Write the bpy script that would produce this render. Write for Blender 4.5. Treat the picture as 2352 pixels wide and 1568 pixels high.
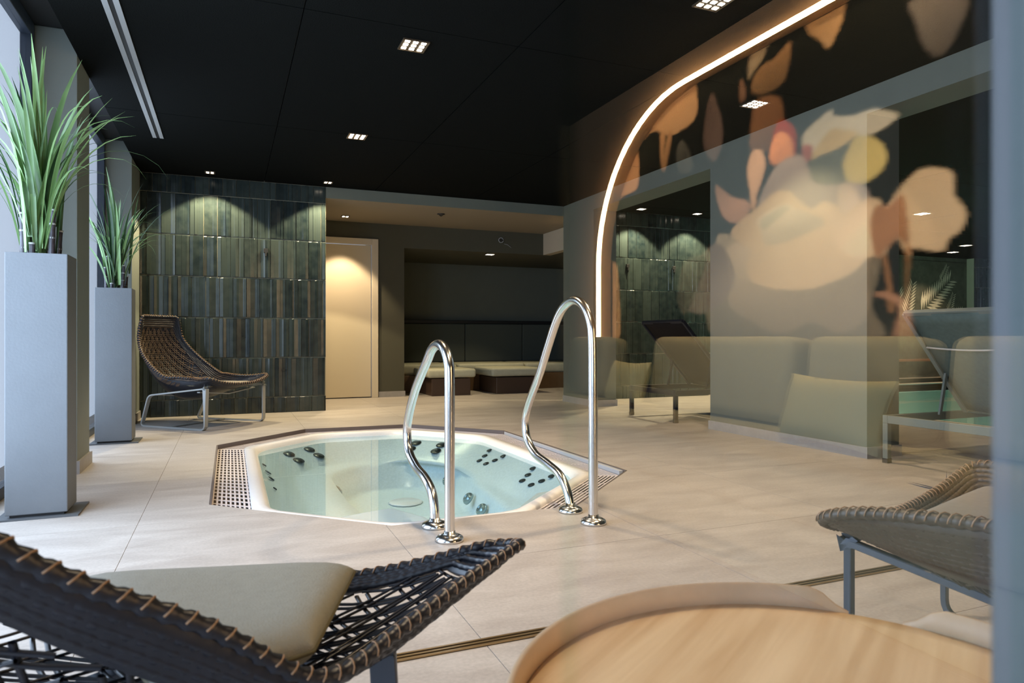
import bpy, bmesh, math, random
import numpy as np
from mathutils import Vector, Matrix
random.seed(7)
RNG = np.random.default_rng(7)
PI = math.pi
SC = bpy.context.scene
COL = SC.collection
for _o in list(bpy.data.objects):
    bpy.data.objects.remove(_o)

# ------------------------------------------------------------ camera, exposure, world, daylight
cam_d = bpy.data.cameras.new('camera')
cam_d.sensor_width = 36.0
cam_d.lens = 24.0
cam_d.shift_y = -0.0038
cam_d.clip_start = 0.02
cam_d.clip_end = 80
cam_d.dof.use_dof = True
cam_d.dof.focus_distance = 4.6
cam_d.dof.aperture_fstop = 9.0
cam = bpy.data.objects.new('camera', cam_d)
cam.location = (0, 0, 0.8)
cam.rotation_euler = (math.radians(90), 0, math.radians(-22.55))
COL.objects.link(cam)
SC.camera = cam
SC.view_settings.view_transform = 'Standard'
SC.view_settings.look = 'None'
SC.view_settings.gamma = 1.0
SC.view_settings.use_curve_mapping = False
SC.view_settings.exposure = 0.66
SC.cycles.max_bounces = 7
SC.cycles.diffuse_bounces = 3
SC.cycles.glossy_bounces = 4
SC.cycles.transparent_max_bounces = 10
SC.cycles.caustics_reflective = False
SC.cycles.caustics_refractive = False
SC.cycles.sample_clamp_indirect = 4.0

world = bpy.data.worlds.new('world')
SC.world = world
world.use_nodes = True
wb = world.node_tree.nodes['Background']
wb.inputs[0].default_value = (0.60, 0.72, 0.92, 1)
wb.inputs[1].default_value = 0.75


def area_light(name, loc, size, direction, power, color):
    d = bpy.data.lights.new(name, 'AREA')
    d.shape = 'RECTANGLE'
    d.size, d.size_y = size
    d.energy = power
    d.color = color
    o = bpy.data.objects.new(name, d)
    o.location = loc
    o.rotation_euler = Vector(direction).to_track_quat('-Z', 'Y').to_euler()
    COL.objects.link(o)
    return o


DAY = (0.60, 0.77, 1.0)
# overcast daylight standing in front of the three window bays of the left wall
area_light('daylight_near', (-1.14, -0.9, 1.3), (4.0, 2.3), (1, 0, 0), 60, DAY)
area_light('daylight_middle', (-1.14, 2.9, 1.3), (1.9, 2.3), (1, 0, 0), 85, DAY)
area_light('daylight_far', (-1.14, 5.7, 1.3), (1.2, 2.3), (1, 0, 0), 30, DAY)


# ------------------------------------------------------------ materials
def mat(name, color, rough=0.6, metal=0.0, spec=0.5, noise=0.0, nscale=8.0, bump=0.0, bscale=60.0, emit=None, estr=0.0, coat=0.0, stretch=None, coords='Object'):
    m = bpy.data.materials.new(name)
    m.use_nodes = True
    nt = m.node_tree
    b = nt.nodes['Principled BSDF']
    b.inputs['Base Color'].default_value = (*color, 1)
    b.inputs['Roughness'].default_value = rough
    b.inputs['Metallic'].default_value = metal
    b.inputs['Specular IOR Level'].default_value = spec
    b.inputs['Coat Weight'].default_value = coat
    if emit:
        b.inputs['Emission Color'].default_value = (*emit, 1)
        b.inputs['Emission Strength'].default_value = estr
    if noise or bump:
        tc = nt.nodes.new('ShaderNodeTexCoord')
        mp = nt.nodes.new('ShaderNodeMapping')
        if stretch:
            mp.inputs['Scale'].default_value = stretch
        nt.links.new(tc.outputs[coords], mp.inputs['Vector'])
    if noise:
        n = nt.nodes.new('ShaderNodeTexNoise')
        n.inputs['Scale'].default_value = nscale
        n.inputs['Detail'].default_value = 6
        n.inputs['Roughness'].default_value = 0.65
        nt.links.new(mp.outputs[0], n.inputs['Vector'])
        mr = nt.nodes.new('ShaderNodeMapRange')
        mr.inputs['From Min'].default_value = 0.25
        mr.inputs['From Max'].default_value = 0.75
        mr.inputs['To Min'].default_value = 1 - noise
        mr.inputs['To Max'].default_value = 1 + noise
        nt.links.new(n.outputs['Fac'], mr.inputs['Value'])
        mx = nt.nodes.new('ShaderNodeMix')
        mx.data_type = 'RGBA'
        mx.blend_type = 'MULTIPLY'
        mx.inputs['Factor'].default_value = 1
        mx.inputs['A'].default_value = (*color, 1)
        nt.links.new(mr.outputs[0], mx.inputs['B'])
        nt.links.new(mx.outputs['Result'], b.inputs['Base Color'])
    if bump:
        n2 = nt.nodes.new('ShaderNodeTexNoise')
        n2.inputs['Scale'].default_value = bscale
        n2.inputs['Detail'].default_value = 3
        nt.links.new(mp.outputs[0], n2.inputs['Vector'])
        bp = nt.nodes.new('ShaderNodeBump')
        bp.inputs['Strength'].default_value = bump
        bp.inputs['Distance'].default_value = 0.004
        nt.links.new(n2.outputs['Fac'], bp.inputs['Height'])
        nt.links.new(bp.outputs['Normal'], b.inputs['Normal'])
    return m


def thin_clear(name, reflect, tint=(1, 1, 1), base=0.0, ripple=0.0):
    """Thin clear sheet: what is behind shows through, with a mirror image laid over it."""
    m = bpy.data.materials.new(name)
    m.use_nodes = True
    nt = m.node_tree
    nt.nodes.clear()
    out = nt.nodes.new('ShaderNodeOutputMaterial')
    mix = nt.nodes.new('ShaderNodeMixShader')
    tr = nt.nodes.new('ShaderNodeBsdfTransparent')
    tr.inputs[0].default_value = (*tint, 1)
    gl = nt.nodes.new('ShaderNodeBsdfGlossy')
    gl.inputs['Roughness'].default_value = 0.0
    lw = nt.nodes.new('ShaderNodeLayerWeight')
    lw.inputs['Blend'].default_value = 0.5
    fr = nt.nodes.new('ShaderNodeMath')
    fr.operation = 'POWER'
    fr.inputs[1].default_value = 4.0
    nt.links.new(lw.outputs['Facing'], fr.inputs[0])
    mul = nt.nodes.new('ShaderNodeMath')
    mul.operation = 'MULTIPLY_ADD'
    mul.inputs[1].default_value = reflect
    mul.inputs[2].default_value = base
    mul.use_clamp = True
    nt.links.new(fr.outputs[0], mul.inputs[0])
    nt.links.new(mul.outputs[0], mix.inputs[0])
    nt.links.new(tr.outputs[0], mix.inputs[1])
    nt.links.new(gl.outputs[0], mix.inputs[2])
    nt.links.new(mix.outputs[0], out.inputs[0])
    if ripple:
        n = nt.nodes.new('ShaderNodeTexNoise')
        n.inputs['Scale'].default_value = 5
        bp = nt.nodes.new('ShaderNodeBump')
        bp.inputs['Strength'].default_value = ripple
        bp.inputs['Distance'].default_value = 0.01
        nt.links.new(n.outputs['Fac'], bp.inputs['Height'])
        nt.links.new(bp.outputs[0], gl.inputs['Normal'])
        nt.links.new(bp.outputs[0], lw.inputs['Normal'])
    return m


def floor_material():
    m = mat('stone_floor', (0.50, 0.45, 0.40), rough=0.42, spec=0.45)
    nt = m.node_tree
    b = nt.nodes['Principled BSDF']
    g = nt.nodes.new('ShaderNodeNewGeometry')
    mp = nt.nodes.new('ShaderNodeMapping')
    mp.inputs['Scale'].default_value = (1.0, 3.2, 1)
    mp.inputs['Rotation'].default_value = (0, 0, 0.35)
    nt.links.new(g.outputs['Position'], mp.inputs['Vector'])
    n = nt.nodes.new('ShaderNodeTexNoise')
    n.inputs['Scale'].default_value = 2.3
    n.inputs['Detail'].default_value = 8
    n.inputs['Roughness'].default_value = 0.7
    n.inputs['Distortion'].default_value = 0.6
    nt.links.new(mp.outputs[0], n.inputs['Vector'])
    n3 = nt.nodes.new('ShaderNodeTexNoise')
    n3.inputs['Scale'].default_value = 90
    n3.inputs['Detail'].default_value = 4
    nt.links.new(g.outputs['Position'], n3.inputs['Vector'])
    r = nt.nodes.new('ShaderNodeValToRGB')
    r.color_ramp.elements[0].position = 0.3
    r.color_ramp.elements[0].color = (0.40, 0.35, 0.31, 1)
    r.color_ramp.elements[1].position = 0.72
    r.color_ramp.elements[1].color = (0.57, 0.52, 0.47, 1)
    nt.links.new(n.outputs['Fac'], r.inputs[0])
    mx = nt.nodes.new('ShaderNodeMix')
    mx.data_type = 'RGBA'
    mx.blend_type = 'MULTIPLY'
    mx.inputs['Factor'].default_value = 0.35
    nt.links.new(r.outputs[0], mx.inputs['A'])
    nt.links.new(n3.outputs['Fac'], mx.inputs['B'])
    nt.links.new(mx.outputs['Result'], b.inputs['Base Color'])
    mr = nt.nodes.new('ShaderNodeMapRange')
    mr.inputs['To Min'].default_value = 0.34
    mr.inputs['To Max'].default_value = 0.52
    nt.links.new(n.outputs['Fac'], mr.inputs['Value'])
    nt.links.new(mr.outputs[0], b.inputs['Roughness'])
    return m


def wood_material():
    m = mat('oak_veneer', (0.6, 0.4, 0.2), rough=0.4, spec=0.4)
    nt = m.node_tree
    b = nt.nodes['Principled BSDF']
    tc = nt.nodes.new('ShaderNodeTexCoord')
    mp = nt.nodes.new('ShaderNodeMapping')
    mp.vector_type = 'TEXTURE'
    mp.inputs['Rotation'].default_value = (0, 0, math.radians(33))
    mp.inputs['Scale'].default_value = (1 / 0.8, 1 / 14, 1)
    nt.links.new(tc.outputs['Object'], mp.inputs['Vector'])
    n = nt.nodes.new('ShaderNodeTexNoise')
    n.inputs['Scale'].default_value = 3.0
    n.inputs['Detail'].default_value = 7
    n.inputs['Distortion'].default_value = 0.3
    nt.links.new(mp.outputs[0], n.inputs['Vector'])
    r = nt.nodes.new('ShaderNodeValToRGB')
    r.color_ramp.elements[0].position = 0.28
    r.color_ramp.elements[0].color = (0.58, 0.36, 0.17, 1)
    r.color_ramp.elements[1].position = 0.7
    r.color_ramp.elements[1].color = (0.80, 0.58, 0.33, 1)
    nt.links.new(n.outputs['Fac'], r.inputs[0])
    nt.links.new(r.outputs[0], b.inputs['Base Color'])
    return m


def leaf_material(name, dark, light):
    m = mat(name, light, rough=0.38, spec=0.5)
    nt = m.node_tree
    b = nt.nodes['Principled BSDF']
    oi = nt.nodes.new('ShaderNodeObjectInfo')
    uv = nt.nodes.new('ShaderNodeTexCoord')
    wv = nt.nodes.new('ShaderNodeTexNoise')
    wv.inputs['Scale'].default_value = 9
    ad = nt.nodes.new('ShaderNodeMath')
    ad.operation = 'MULTIPLY_ADD'
    ad.inputs[1].default_value = 0.5
    nt.links.new(uv.outputs['Object'], wv.inputs['Vector'])
    nt.links.new(wv.outputs['Fac'], ad.inputs[0])
    nt.links.new(oi.outputs['Random'], ad.inputs[2])
    r = nt.nodes.new('ShaderNodeValToRGB')
    r.color_ramp.elements[0].position = 0.3
    r.color_ramp.elements[0].color = (*dark, 1)
    r.color_ramp.elements[1].position = 1.1
    r.color_ramp.elements[1].color = (*light, 1)
    nt.links.new(ad.outputs[0], r.inputs[0])
    nt.links.new(r.outputs[0], b.inputs['Base Color'])
    b.inputs['Transmission Weight'].default_value = 0.0
    tl = nt.nodes.new('ShaderNodeBsdfTranslucent')
    nt.links.new(r.outputs[0], tl.inputs[0])
    ms = nt.nodes.new('ShaderNodeMixShader')
    ms.inputs[0].default_value = 0.25
    out = nt.nodes['Material Output']
    nt.links.new(b.outputs[0], ms.inputs[1])
    nt.links.new(tl.outputs[0], ms.inputs[2])
    nt.links.new(ms.outputs[0], out.inputs[0])
    return m


def tile_material():
    m = mat('green_glaze', (0.03, 0.045, 0.04), rough=0.19, spec=0.45)
    nt = m.node_tree
    b = nt.nodes['Principled BSDF']
    oi = nt.nodes.new('ShaderNodeObjectInfo')
    g = nt.nodes.new('ShaderNodeNewGeometry')
    n = nt.nodes.new('ShaderNodeTexNoise')
    n.inputs['Scale'].default_value = 14
    n.inputs['Detail'].default_value = 4
    nt.links.new(g.outputs['Position'], n.inputs['Vector'])
    ad = nt.nodes.new('ShaderNodeMath')
    ad.operation = 'MULTIPLY_ADD'
    ad.inputs[1].default_value = 0.6
    nt.links.new(oi.outputs['Random'], ad.inputs[0])
    nt.links.new(n.outputs['Fac'], ad.inputs[2])
    r = nt.nodes.new('ShaderNodeValToRGB')
    r.color_ramp.elements[0].position = 0.3
    r.color_ramp.elements[0].color = (0.006, 0.012, 0.015, 1)
    r.color_ramp.elements[1].position = 1.2
    r.color_ramp.elements[1].color = (0.034, 0.046, 0.043, 1)
    nt.links.new(ad.outputs[0], r.inputs[0])
    nt.links.new(r.outputs[0], b.inputs['Base Color'])
    bp = nt.nodes.new('ShaderNodeBump')
    bp.inputs['Strength'].default_value = 0.25
    bp.inputs['Distance'].default_value = 0.004
    nt.links.new(n.outputs['Fac'], bp.inputs['Height'])
    nt.links.new(bp.outputs[0], b.inputs['Normal'])
    return m


M = {}
M['floor'] = floor_material()
M['grout'] = mat('grout', (0.34, 0.31, 0.28), 0.8)
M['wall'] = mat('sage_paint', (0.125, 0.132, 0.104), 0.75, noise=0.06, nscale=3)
M['pil'] = mat('daylit_sage_paint', (0.20, 0.22, 0.195), 0.75, noise=0.05, nscale=3)  # sage paint lightened to carry the daylight on the pilasters
M['mocha'] = mat('glow_brown_paint', (0.34, 0.22, 0.12), 0.8)  # brown raised to carry the warm glow around the LED arch
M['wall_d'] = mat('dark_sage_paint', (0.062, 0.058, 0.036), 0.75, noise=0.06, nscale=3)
M['beige'] = mat('beige_paint', (0.50, 0.42, 0.31), 0.7)
M['soffit'] = mat('taupe_paint', (0.22, 0.18, 0.13), 0.8)
M['ceil'] = mat('black_ceiling_board', (0.0045, 0.005, 0.0045), 0.95, spec=0.04, bump=0.6, bscale=120)
M['black'] = mat('black_paint', (0.012, 0.012, 0.013), 0.5)
M['frame'] = mat('anthracite_frame', (0.035, 0.05, 0.075), 0.4)
M['skirt'] = mat('skirting_stone', (0.30, 0.28, 0.265), 0.55, noise=0.12, nscale=14)
M['tile'] = tile_material()
M['tgrout'] = mat('tile_grout', (0.34, 0.32, 0.23), 0.7)
M['glass'] = thin_clear('window_glass', 0.5, base=0.03)
M['door_glass'] = thin_clear('clear_door_glass', 0.6, base=0.08)
M['alu'] = mat('grey_aluminium', (0.42, 0.43, 0.45), 0.45, noise=0.03)
M['post'] = mat('blue_grey_frame', (0.095, 0.10, 0.108), 0.5)
M['clear_edge'] = thin_clear('clear_edge', 0.0, tint=(0.9, 0.96, 0.94))
M['diff'] = mat('grey_slot', (0.27, 0.27, 0.265), 0.5)
M['lens'] = mat('lamp_lens', (0.9, 0.85, 0.75), 0.3, emit=(1.0, 0.86, 0.66), estr=9)
M['lampbox'] = mat('lamp_housing', (0.10, 0.075, 0.05), 0.35, metal=0.6)
M['steel'] = mat('polished_steel', (0.74, 0.73, 0.71), 0.2, metal=1.0, bump=0.08, bscale=30)
M['brass'] = mat('bronze_track', (0.42, 0.30, 0.16), 0.32, metal=0.9)
M['concrete'] = mat('grey_fibre_cement', (0.135, 0.145, 0.155), 0.62, noise=0.07, nscale=5, bump=0.15, bscale=90)
M['plate'] = mat('dark_plate', (0.09, 0.095, 0.10), 0.45)
M['soil'] = mat('potting_soil', (0.05, 0.04, 0.03), 0.9)
M['leaf'] = leaf_material('grass_leaf', (0.02, 0.055, 0.018), (0.22, 0.36, 0.14))
M['cane'] = mat('dark_cane', (0.045, 0.04, 0.05), 0.4, noise=0.6, nscale=14)
M['canering'] = mat('pale_ring', (0.35, 0.36, 0.34), 0.5)
M['weave'] = mat('charcoal_weave', (0.010, 0.011, 0.017), 0.42, spec=0.5, noise=0.3, nscale=30)
M['weave_b'] = mat('brown_weave', (0.13, 0.085, 0.055), 0.45, noise=0.4, nscale=40)
M['weave_t'] = mat('taupe_weave', (0.055, 0.034, 0.020), 0.5, noise=0.4, nscale=30)
M['stitch'] = mat('tan_stitch', (0.30, 0.17, 0.085), 0.55)
M['chairleg'] = mat('grey_chair_metal', (0.40, 0.41, 0.40), 0.4, metal=0.35)
M['chairleg_d'] = mat('dark_chair_metal', (0.055, 0.065, 0.085), 0.4, metal=0.3)
M['cushion'] = mat('sage_canvas', (0.27, 0.265, 0.22), 0.85, noise=0.08, nscale=60, bump=0.3, bscale=350)
M['cushion_g'] = mat('taupe_canvas', (0.26, 0.23, 0.19), 0.85, noise=0.08, nscale=60, bump=0.3, bscale=350)
M['piping'] = mat('olive_piping', (0.10, 0.085, 0.04), 0.8)
M['acryl'] = mat('white_acrylic', (0.80, 0.78, 0.76), 0.22, noise=0.03, nscale=60)
M['acryl_in'] = mat('speckled_acrylic', (0.68, 0.76, 0.77), 0.3, noise=0.12, nscale=55)
M['jet'] = mat('black_jet', (0.008, 0.012, 0.014), 0.3)
M['chromeball'] = mat('smoky_nozzle', (0.30, 0.38, 0.38), 0.12, metal=0.7)
M['grate'] = mat('mauve_plastic_grate', (0.60, 0.54, 0.53), 0.5)
M['gutter'] = mat('brown_gutter', (0.07, 0.045, 0.028), 0.5)
M['trimdark'] = mat('dark_edge_trim', (0.16, 0.13, 0.12), 0.4, metal=0.3)
M['water'] = thin_clear('spa_water', 0.85, tint=(0.82, 0.95, 1.0), base=0.025, ripple=0.02)
M['oak'] = wood_material()
M['oakrim'] = mat('oak_rim', (0.46, 0.32, 0.20), 0.45, noise=0.08, nscale=20)
M['benchfab'] = mat('olive_bench_fabric', (0.42, 0.41, 0.30), 0.8, noise=0.08, nscale=20)
M['benchback'] = mat('dark_panel_fabric', (0.07, 0.078, 0.065), 0.85)
M['benchwood'] = mat('brown_wood', (0.13, 0.075, 0.035), 0.5, noise=0.2, nscale=5)
M['benchdark'] = mat('dark_brown_wood', (0.05, 0.028, 0.018), 0.5)
M['loungeframe'] = mat('grey_green_metal', (0.16, 0.18, 0.15), 0.45)
M['loungefab'] = mat('green_sling', (0.085, 0.115, 0.095), 0.7, noise=0.15, nscale=40)
M['loungedark'] = mat('shaded_lounger_metal', (0.010, 0.011, 0.018), 0.45, spec=0.2)  # lounger metal darkened to carry the shade on this one
M['loungedfab'] = mat('shaded_sling', (0.008, 0.005, 0.005), 0.8, spec=0.1)  # sling darkened for the same shade
M['pooltile'] = mat('turquoise_basin', (0.44, 0.62, 0.55), 0.5)
M['poolwater'] = thin_clear('pool_water', 0.85, tint=(0.75, 0.95, 0.92), base=0.025, ripple=0.2)
M['coping'] = mat('pale_coping', (0.62, 0.54, 0.46), 0.5)
M['ledge'] = mat('red_brown_ledge', (0.26, 0.11, 0.06), 0.5)
M['palm'] = mat('palm_print', (0.62, 0.55, 0.42), 0.8, noise=0.3, nscale=8)
M['palmbg'] = mat('palm_paper', (0.10, 0.10, 0.075), 0.8, noise=0.4, nscale=4)
M['sofa'] = mat('olive_sofa', (0.33, 0.31, 0.19), 0.85, bump=0.2, bscale=200)
M['pillow'] = mat('yellow_olive_linen', (0.60, 0.55, 0.28), 0.85, bump=0.2, bscale=200)
M['led'] = mat('led_strip', (1, 0.8, 0.5), 0.5, emit=(1.0, 0.68, 0.36), estr=50)
M['doorpaint'] = mat('cream_door', (0.58, 0.50, 0.38), 0.5)


# ------------------------------------------------------------ building helpers
def link(name, me, m=None, parent=None):
    o = bpy.data.objects.new(name, me)
    COL.objects.link(o)
    if m is not None:
        if me.materials:
            pass
        else:
            me.materials.append(m)
    if parent is not None:
        o.parent = parent
    return o


def struct(o):
    o['kind'] = 'structure'
    return o


def tag(o, label, cat, group=None, kind=None):
    o['label'] = label
    o['category'] = cat
    if group:
        o['group'] = group
    if kind:
        o['kind'] = kind
    return o


def thing(name, loc, label, cat, group=None, rz=0):
    o = bpy.data.objects.new(name, None)
    o.empty_display_size = 0.1
    o.location = loc
    o.rotation_euler = (0, 0, rz)
    COL.objects.link(o)
    return tag(o, label, cat, group)


def mesh(name, vs, fs, smooth=False):
    me = bpy.data.meshes.new(name)
    me.from_pydata([tuple(v) for v in vs], [], fs)
    me.update()
    if smooth:
        me.polygons.foreach_set('use_smooth', [True] * len(me.polygons))
    return me


class MB:
    def __init__(s):
        s.v = []
        s.f = []
        s.sm = []

    def add(s, vs, fs, smooth=False):
        b = len(s.v)
        s.v += [tuple(v) for v in vs]
        s.f += [tuple(i + b for i in f) for f in fs]
        s.sm += [smooth] * len(fs)
        return s

    def box(s, x0, x1, y0, y1, z0, z1):
        vs = [(x, y, z) for z in (z0, z1) for y in (y0, y1) for x in (x0, x1)]
        fs = [(0, 2, 3, 1), (4, 5, 7, 6), (0, 1, 5, 4), (2, 6, 7, 3), (0, 4, 6, 2), (1, 3, 7, 5)]
        return s.add(vs, fs)

    def prism(s, poly, z0, z1):
        n = len(poly)
        vs = [(p[0], p[1], z0) for p in poly] + [(p[0], p[1], z1) for p in poly]
        fs = [tuple(reversed(range(n))), tuple(range(n, 2 * n))]
        fs += [(i, (i + 1) % n, n + (i + 1) % n, n + i) for i in range(n)]
        return s.add(vs, fs)

    def tube(s, pts, r, sides=8, cyclic=False, flat=1.0, caps=True):
        pts = [Vector(p) for p in pts]
        n = len(pts)
        rr = r if hasattr(r, '__len__') else [r] * n
        tans = []
        for i in range(n):
            if cyclic:
                t = pts[(i + 1) % n] - pts[i - 1]
            else:
                t = pts[min(i + 1, n - 1)] - pts[max(i - 1, 0)]
            tans.append(t.normalized() if t.length > 1e-9 else Vector((0, 0, 1)))
        ref = Vector((0, 0, 1)) if abs(tans[0].z) < 0.9 else Vector((1, 0, 0))
        nrm = tans[0].cross(ref).normalized()
        vs = []
        for i in range(n):
            if i:
                q = tans[i - 1].rotation_difference(tans[i])
                nrm = (q @ nrm).normalized()
            bn = tans[i].cross(nrm)
            for k in range(sides):
                a = 2 * PI * k / sides
                vs.append(pts[i] + nrm * (math.cos(a) * rr[i]) + bn * (math.sin(a) * rr[i] * flat))
        fs = []
        m = n if cyclic else n - 1
        for i in range(m):
            j = (i + 1) % n
            for k in range(sides):
                l = (k + 1) % sides
                fs.append((i * sides + k, i * sides + l, j * sides + l, j * sides + k))
        if caps and not cyclic:
            fs.append(tuple(reversed(range(sides))))
            fs.append(tuple((n - 1) * sides + k for k in range(sides)))
        return s.add(vs, fs, True)

    def bar(s, pts, w, t, wdir):
        """Flat bar along a polyline, wide along wdir, rounded bends from the points given."""
        pts = [Vector(p) for p in pts]
        wdir = Vector(wdir).normalized()
        n = len(pts)
        vs = []
        for i in range(n):
            a = (pts[i] - pts[i - 1]).normalized() if i else (pts[1] - pts[0]).normalized()
            b = (pts[i + 1] - pts[i]).normalized() if i < n - 1 else a
            tn = (a + b).normalized()
            nn = tn.cross(wdir).normalized()
            k = 1 / max(0.35, tn.dot(a))
            for x, y in ((-1, -1), (1, -1), (1, 1), (-1, 1)):
                vs.append(pts[i] + wdir * (x * w / 2) + nn * (y * t / 2 * k))
        fs = [(0, 3, 2, 1), tuple((n - 1) * 4 + k for k in range(4))]
        for i in range(n - 1):
            for k in range(4):
                l = (k + 1) % 4
                fs.append((i * 4 + k, i * 4 + l, i * 4 + 4 + l, i * 4 + 4 + k))
        return s.add(vs, fs)

    def lathe(s, prof, c, seg=24):
        vs = []
        for r, z in prof:
            for k in range(seg):
                a = 2 * PI * k / seg
                vs.append((c[0] + r * math.cos(a), c[1] + r * math.sin(a), c[2] + z))
        fs = []
        for i in range(len(prof) - 1):
            for k in range(seg):
                l = (k + 1) % seg
                fs.append((i * seg + k, i * seg + l, (i + 1) * seg + l, (i + 1) * seg + k))
        fs.append(tuple(reversed(range(seg))))
        fs.append(tuple((len(prof) - 1) * seg + k for k in range(seg)))
        return s.add(vs, fs, True)

    def build(s, name, m, parent=None, bevel=0.0, seg=2):
        me = bpy.data.meshes.new(name)
        me.from_pydata(s.v, [], s.f)
        me.update()
        me.polygons.foreach_set('use_smooth', s.sm)
        o = link(name, me, m, parent)
        bm = bmesh.new()
        bm.from_mesh(me)
        bmesh.ops.recalc_face_normals(bm, faces=bm.faces)
        if bevel:
            bmesh.ops.bevel(bm, geom=[e for e in bm.edges if e.calc_face_angle(0) > 0.6], offset=bevel, segments=seg, affect='EDGES', profile=0.6)
        bm.to_mesh(me)
        bm.free()
        return o


def box(name, m, x0, x1, y0, y1, z0, z1, parent=None, bevel=0.0, seg=2):
    return MB().box(x0, x1, y0, y1, z0, z1).build(name, m, parent, bevel, seg)


def rounded_path(pts, r, n=5, closed=False):
    """Polyline with its corners turned into arcs."""
    pts = [Vector(p) for p in pts]
    out = []
    N = len(pts)
    for i in range(N):
        if not closed and i in (0, N - 1):
            out.append(pts[i])
            continue
        p, a, b = pts[i], pts[i - 1], pts[(i + 1) % N]
        da, db = (a - p), (b - p)
        k = min(r, da.length * 0.45, db.length * 0.45)
        s, e = p + da.normalized() * k, p + db.normalized() * k
        for j in range(n + 1):
            t = j / n
            out.append(s * (1 - t) ** 2 + p * 2 * t * (1 - t) + e * t * t)
    return out


def catmull(P, t):
    n = len(P) - 1
    x = min(max(t, 0), 1) * n
    i = min(int(x), n - 1)
    u = x - i
    p0, p1, p2, p3 = P[max(i - 1, 0)], P[i], P[i + 1], P[min(i + 2, n)]
    return 0.5 * ((2 * p1) + (p2 - p0) * u + (2 * p0 - 5 * p1 + 4 * p2 - p3) * u * u + (3 * p1 - p0 - 3 * p2 + p3) * u ** 3)


# ------------------------------------------------------------ the building shell
ROOM = {}
SPA = [(-.087, 3.58), (.642, 2.882), (1.535, 2.888), (2.217, 3.53), (2.19, 5.45), (1.53, 6.19), (.616, 6.212), (-.083, 5.53)]
POOL = (6.3, 13.2, 3.6, 8.15)
POOL2 = (6.3, 13.2, 8.3, 9.35)


def apply_cut(o, cutters):
    for c in cutters:
        md = o.modifiers.new('cut', 'BOOLEAN')
        md.operation = 'DIFFERENCE'
        md.solver = 'EXACT'
        md.object = c
    dg = bpy.context.evaluated_depsgraph_get()
    dg.update()
    me = bpy.data.meshes.new_from_object(o.evaluated_get(dg))
    o.modifiers.clear()
    o.data = me


def poly_hits_rect(poly, x0, x1, y0, y1):
    xs = [p[0] for p in poly]
    ys = [p[1] for p in poly]
    return not (x1 < min(xs) or x0 > max(xs) or y1 < min(ys) or y0 > max(ys))


cut_spa = MB().prism(SPA, -1.5, 0.3).build('cut_spa', M['grout'])
cut_pool = box('cut_pool', M['grout'], POOL[0], POOL[1], POOL[2], POOL[3], -1.5, 0.3)
cut_pool2 = box('cut_pool2', M['grout'], POOL2[0], POOL2[1], POOL2[2], POOL2[3], -1.5, 0.3)
floor = struct(box('floor', M['grout'], -1.3, 16.5, -4.7, 11.1, -0.12, -0.003))
apply_cut(floor, [cut_spa, cut_pool, cut_pool2])
PITCH = 0.98
full_me = None
ix0, iy0 = -2, -7
for i in range(-2, 15):
    for j in range(-7, 10):
        x0 = 0.62 + PITCH * i + 0.001
        y0 = 2.32 + PITCH * j + 0.001
        x1, y1 = x0 + PITCH - 0.002, y0 + PITCH - 0.002
        x0, y0 = max(x0, -1.05), max(y0, -4.5)
        x1, y1 = min(x1, 16.3), min(y1, 10.9)
        if x1 - x0 < 0.05 or y1 - y0 < 0.05:
            continue
        # keep what the camera side, the spa hall and the pool hall can show
        if x0 > 9.5 and y1 < 2:
            continue
        inpool = x0 >= POOL[0] and x1 <= POOL[1] and y0 >= POOL[2] and y1 <= POOL[3]
        if inpool:
            continue
        w, d = x1 - x0, y1 - y0
        if abs(w - (PITCH - 0.002)) < 1e-4 and abs(d - (PITCH - 0.002)) < 1e-4 and not poly_hits_rect(SPA, x0, x1, y0, y1) \
                and not poly_hits_rect([(POOL[0], POOL[2]), (POOL[1], POOL2[3])], x0, x1, y0, y1):
            if full_me is None:
                t = box('floor_tile', M['floor'], 0, w, 0, d, -0.0028, 0, seg=1)
                full_me = t.data
            else:
                t = link('floor_tile', full_me)
            t.location = (x0, y0, 0)
            t.parent = floor
        else:
            t = box('floor_tile', M['floor'], x0, x1, y0, y1, -0.0028, 0, parent=floor)
            cs = []
            if poly_hits_rect(SPA, x0, x1, y0, y1):
                cs.append(cut_spa)
            if poly_hits_rect([(POOL[0], POOL[2]), (POOL[1], POOL[3])], x0, x1, y0, y1):
                cs.append(cut_pool)
            if poly_hits_rect([(POOL2[0], POOL2[2]), (POOL2[1], POOL2[3])], x0, x1, y0, y1):
                cs.append(cut_pool2)
            if cs:
                apply_cut(t, cs)
                if len(t.data.vertices) == 0:
                    bpy.data.objects.remove(t)
for c in (cut_spa, cut_pool, cut_pool2):
    bpy.data.objects.remove(c)

# ceiling with black boards
ceiling = struct(box('ceiling', M['black'], -0.82, 16.5, -4.7, 9.8, 2.47, 2.62))
xs = [-0.82, 0.35, 1.52, 2.69, 3.90]
for a, b in zip(xs[:-1], xs[1:]):
    for j in range(6):
        y0, y1 = -4.7 + j * 2.066, -4.7 + (j + 1) * 2.066
        box('ceiling_board', M['ceil'], a + 0.003, b - 0.003, y0 + 0.003, y1 - 0.003, 2.45, 2.472, ceiling)
for a in (4.2, 6.6, 9.0, 11.4, 13.8):
    for j in range(6):
        y0, y1 = -4.7 + j * 2.4, -4.7 + (j + 1) * 2.4
        y1 = min(y1, 9.6 if a > 6 else 7.7)
        box('ceiling_board', M['ceil'], a + 0.003, a + 2.397, y0 + 0.003, y1 - 0.003, 2.45, 2.472, ceiling)
struct(box('ceiling_recess', M['black'], -1.09, -0.82, -4.7, 7.9, 2.60, 2.72))

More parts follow.
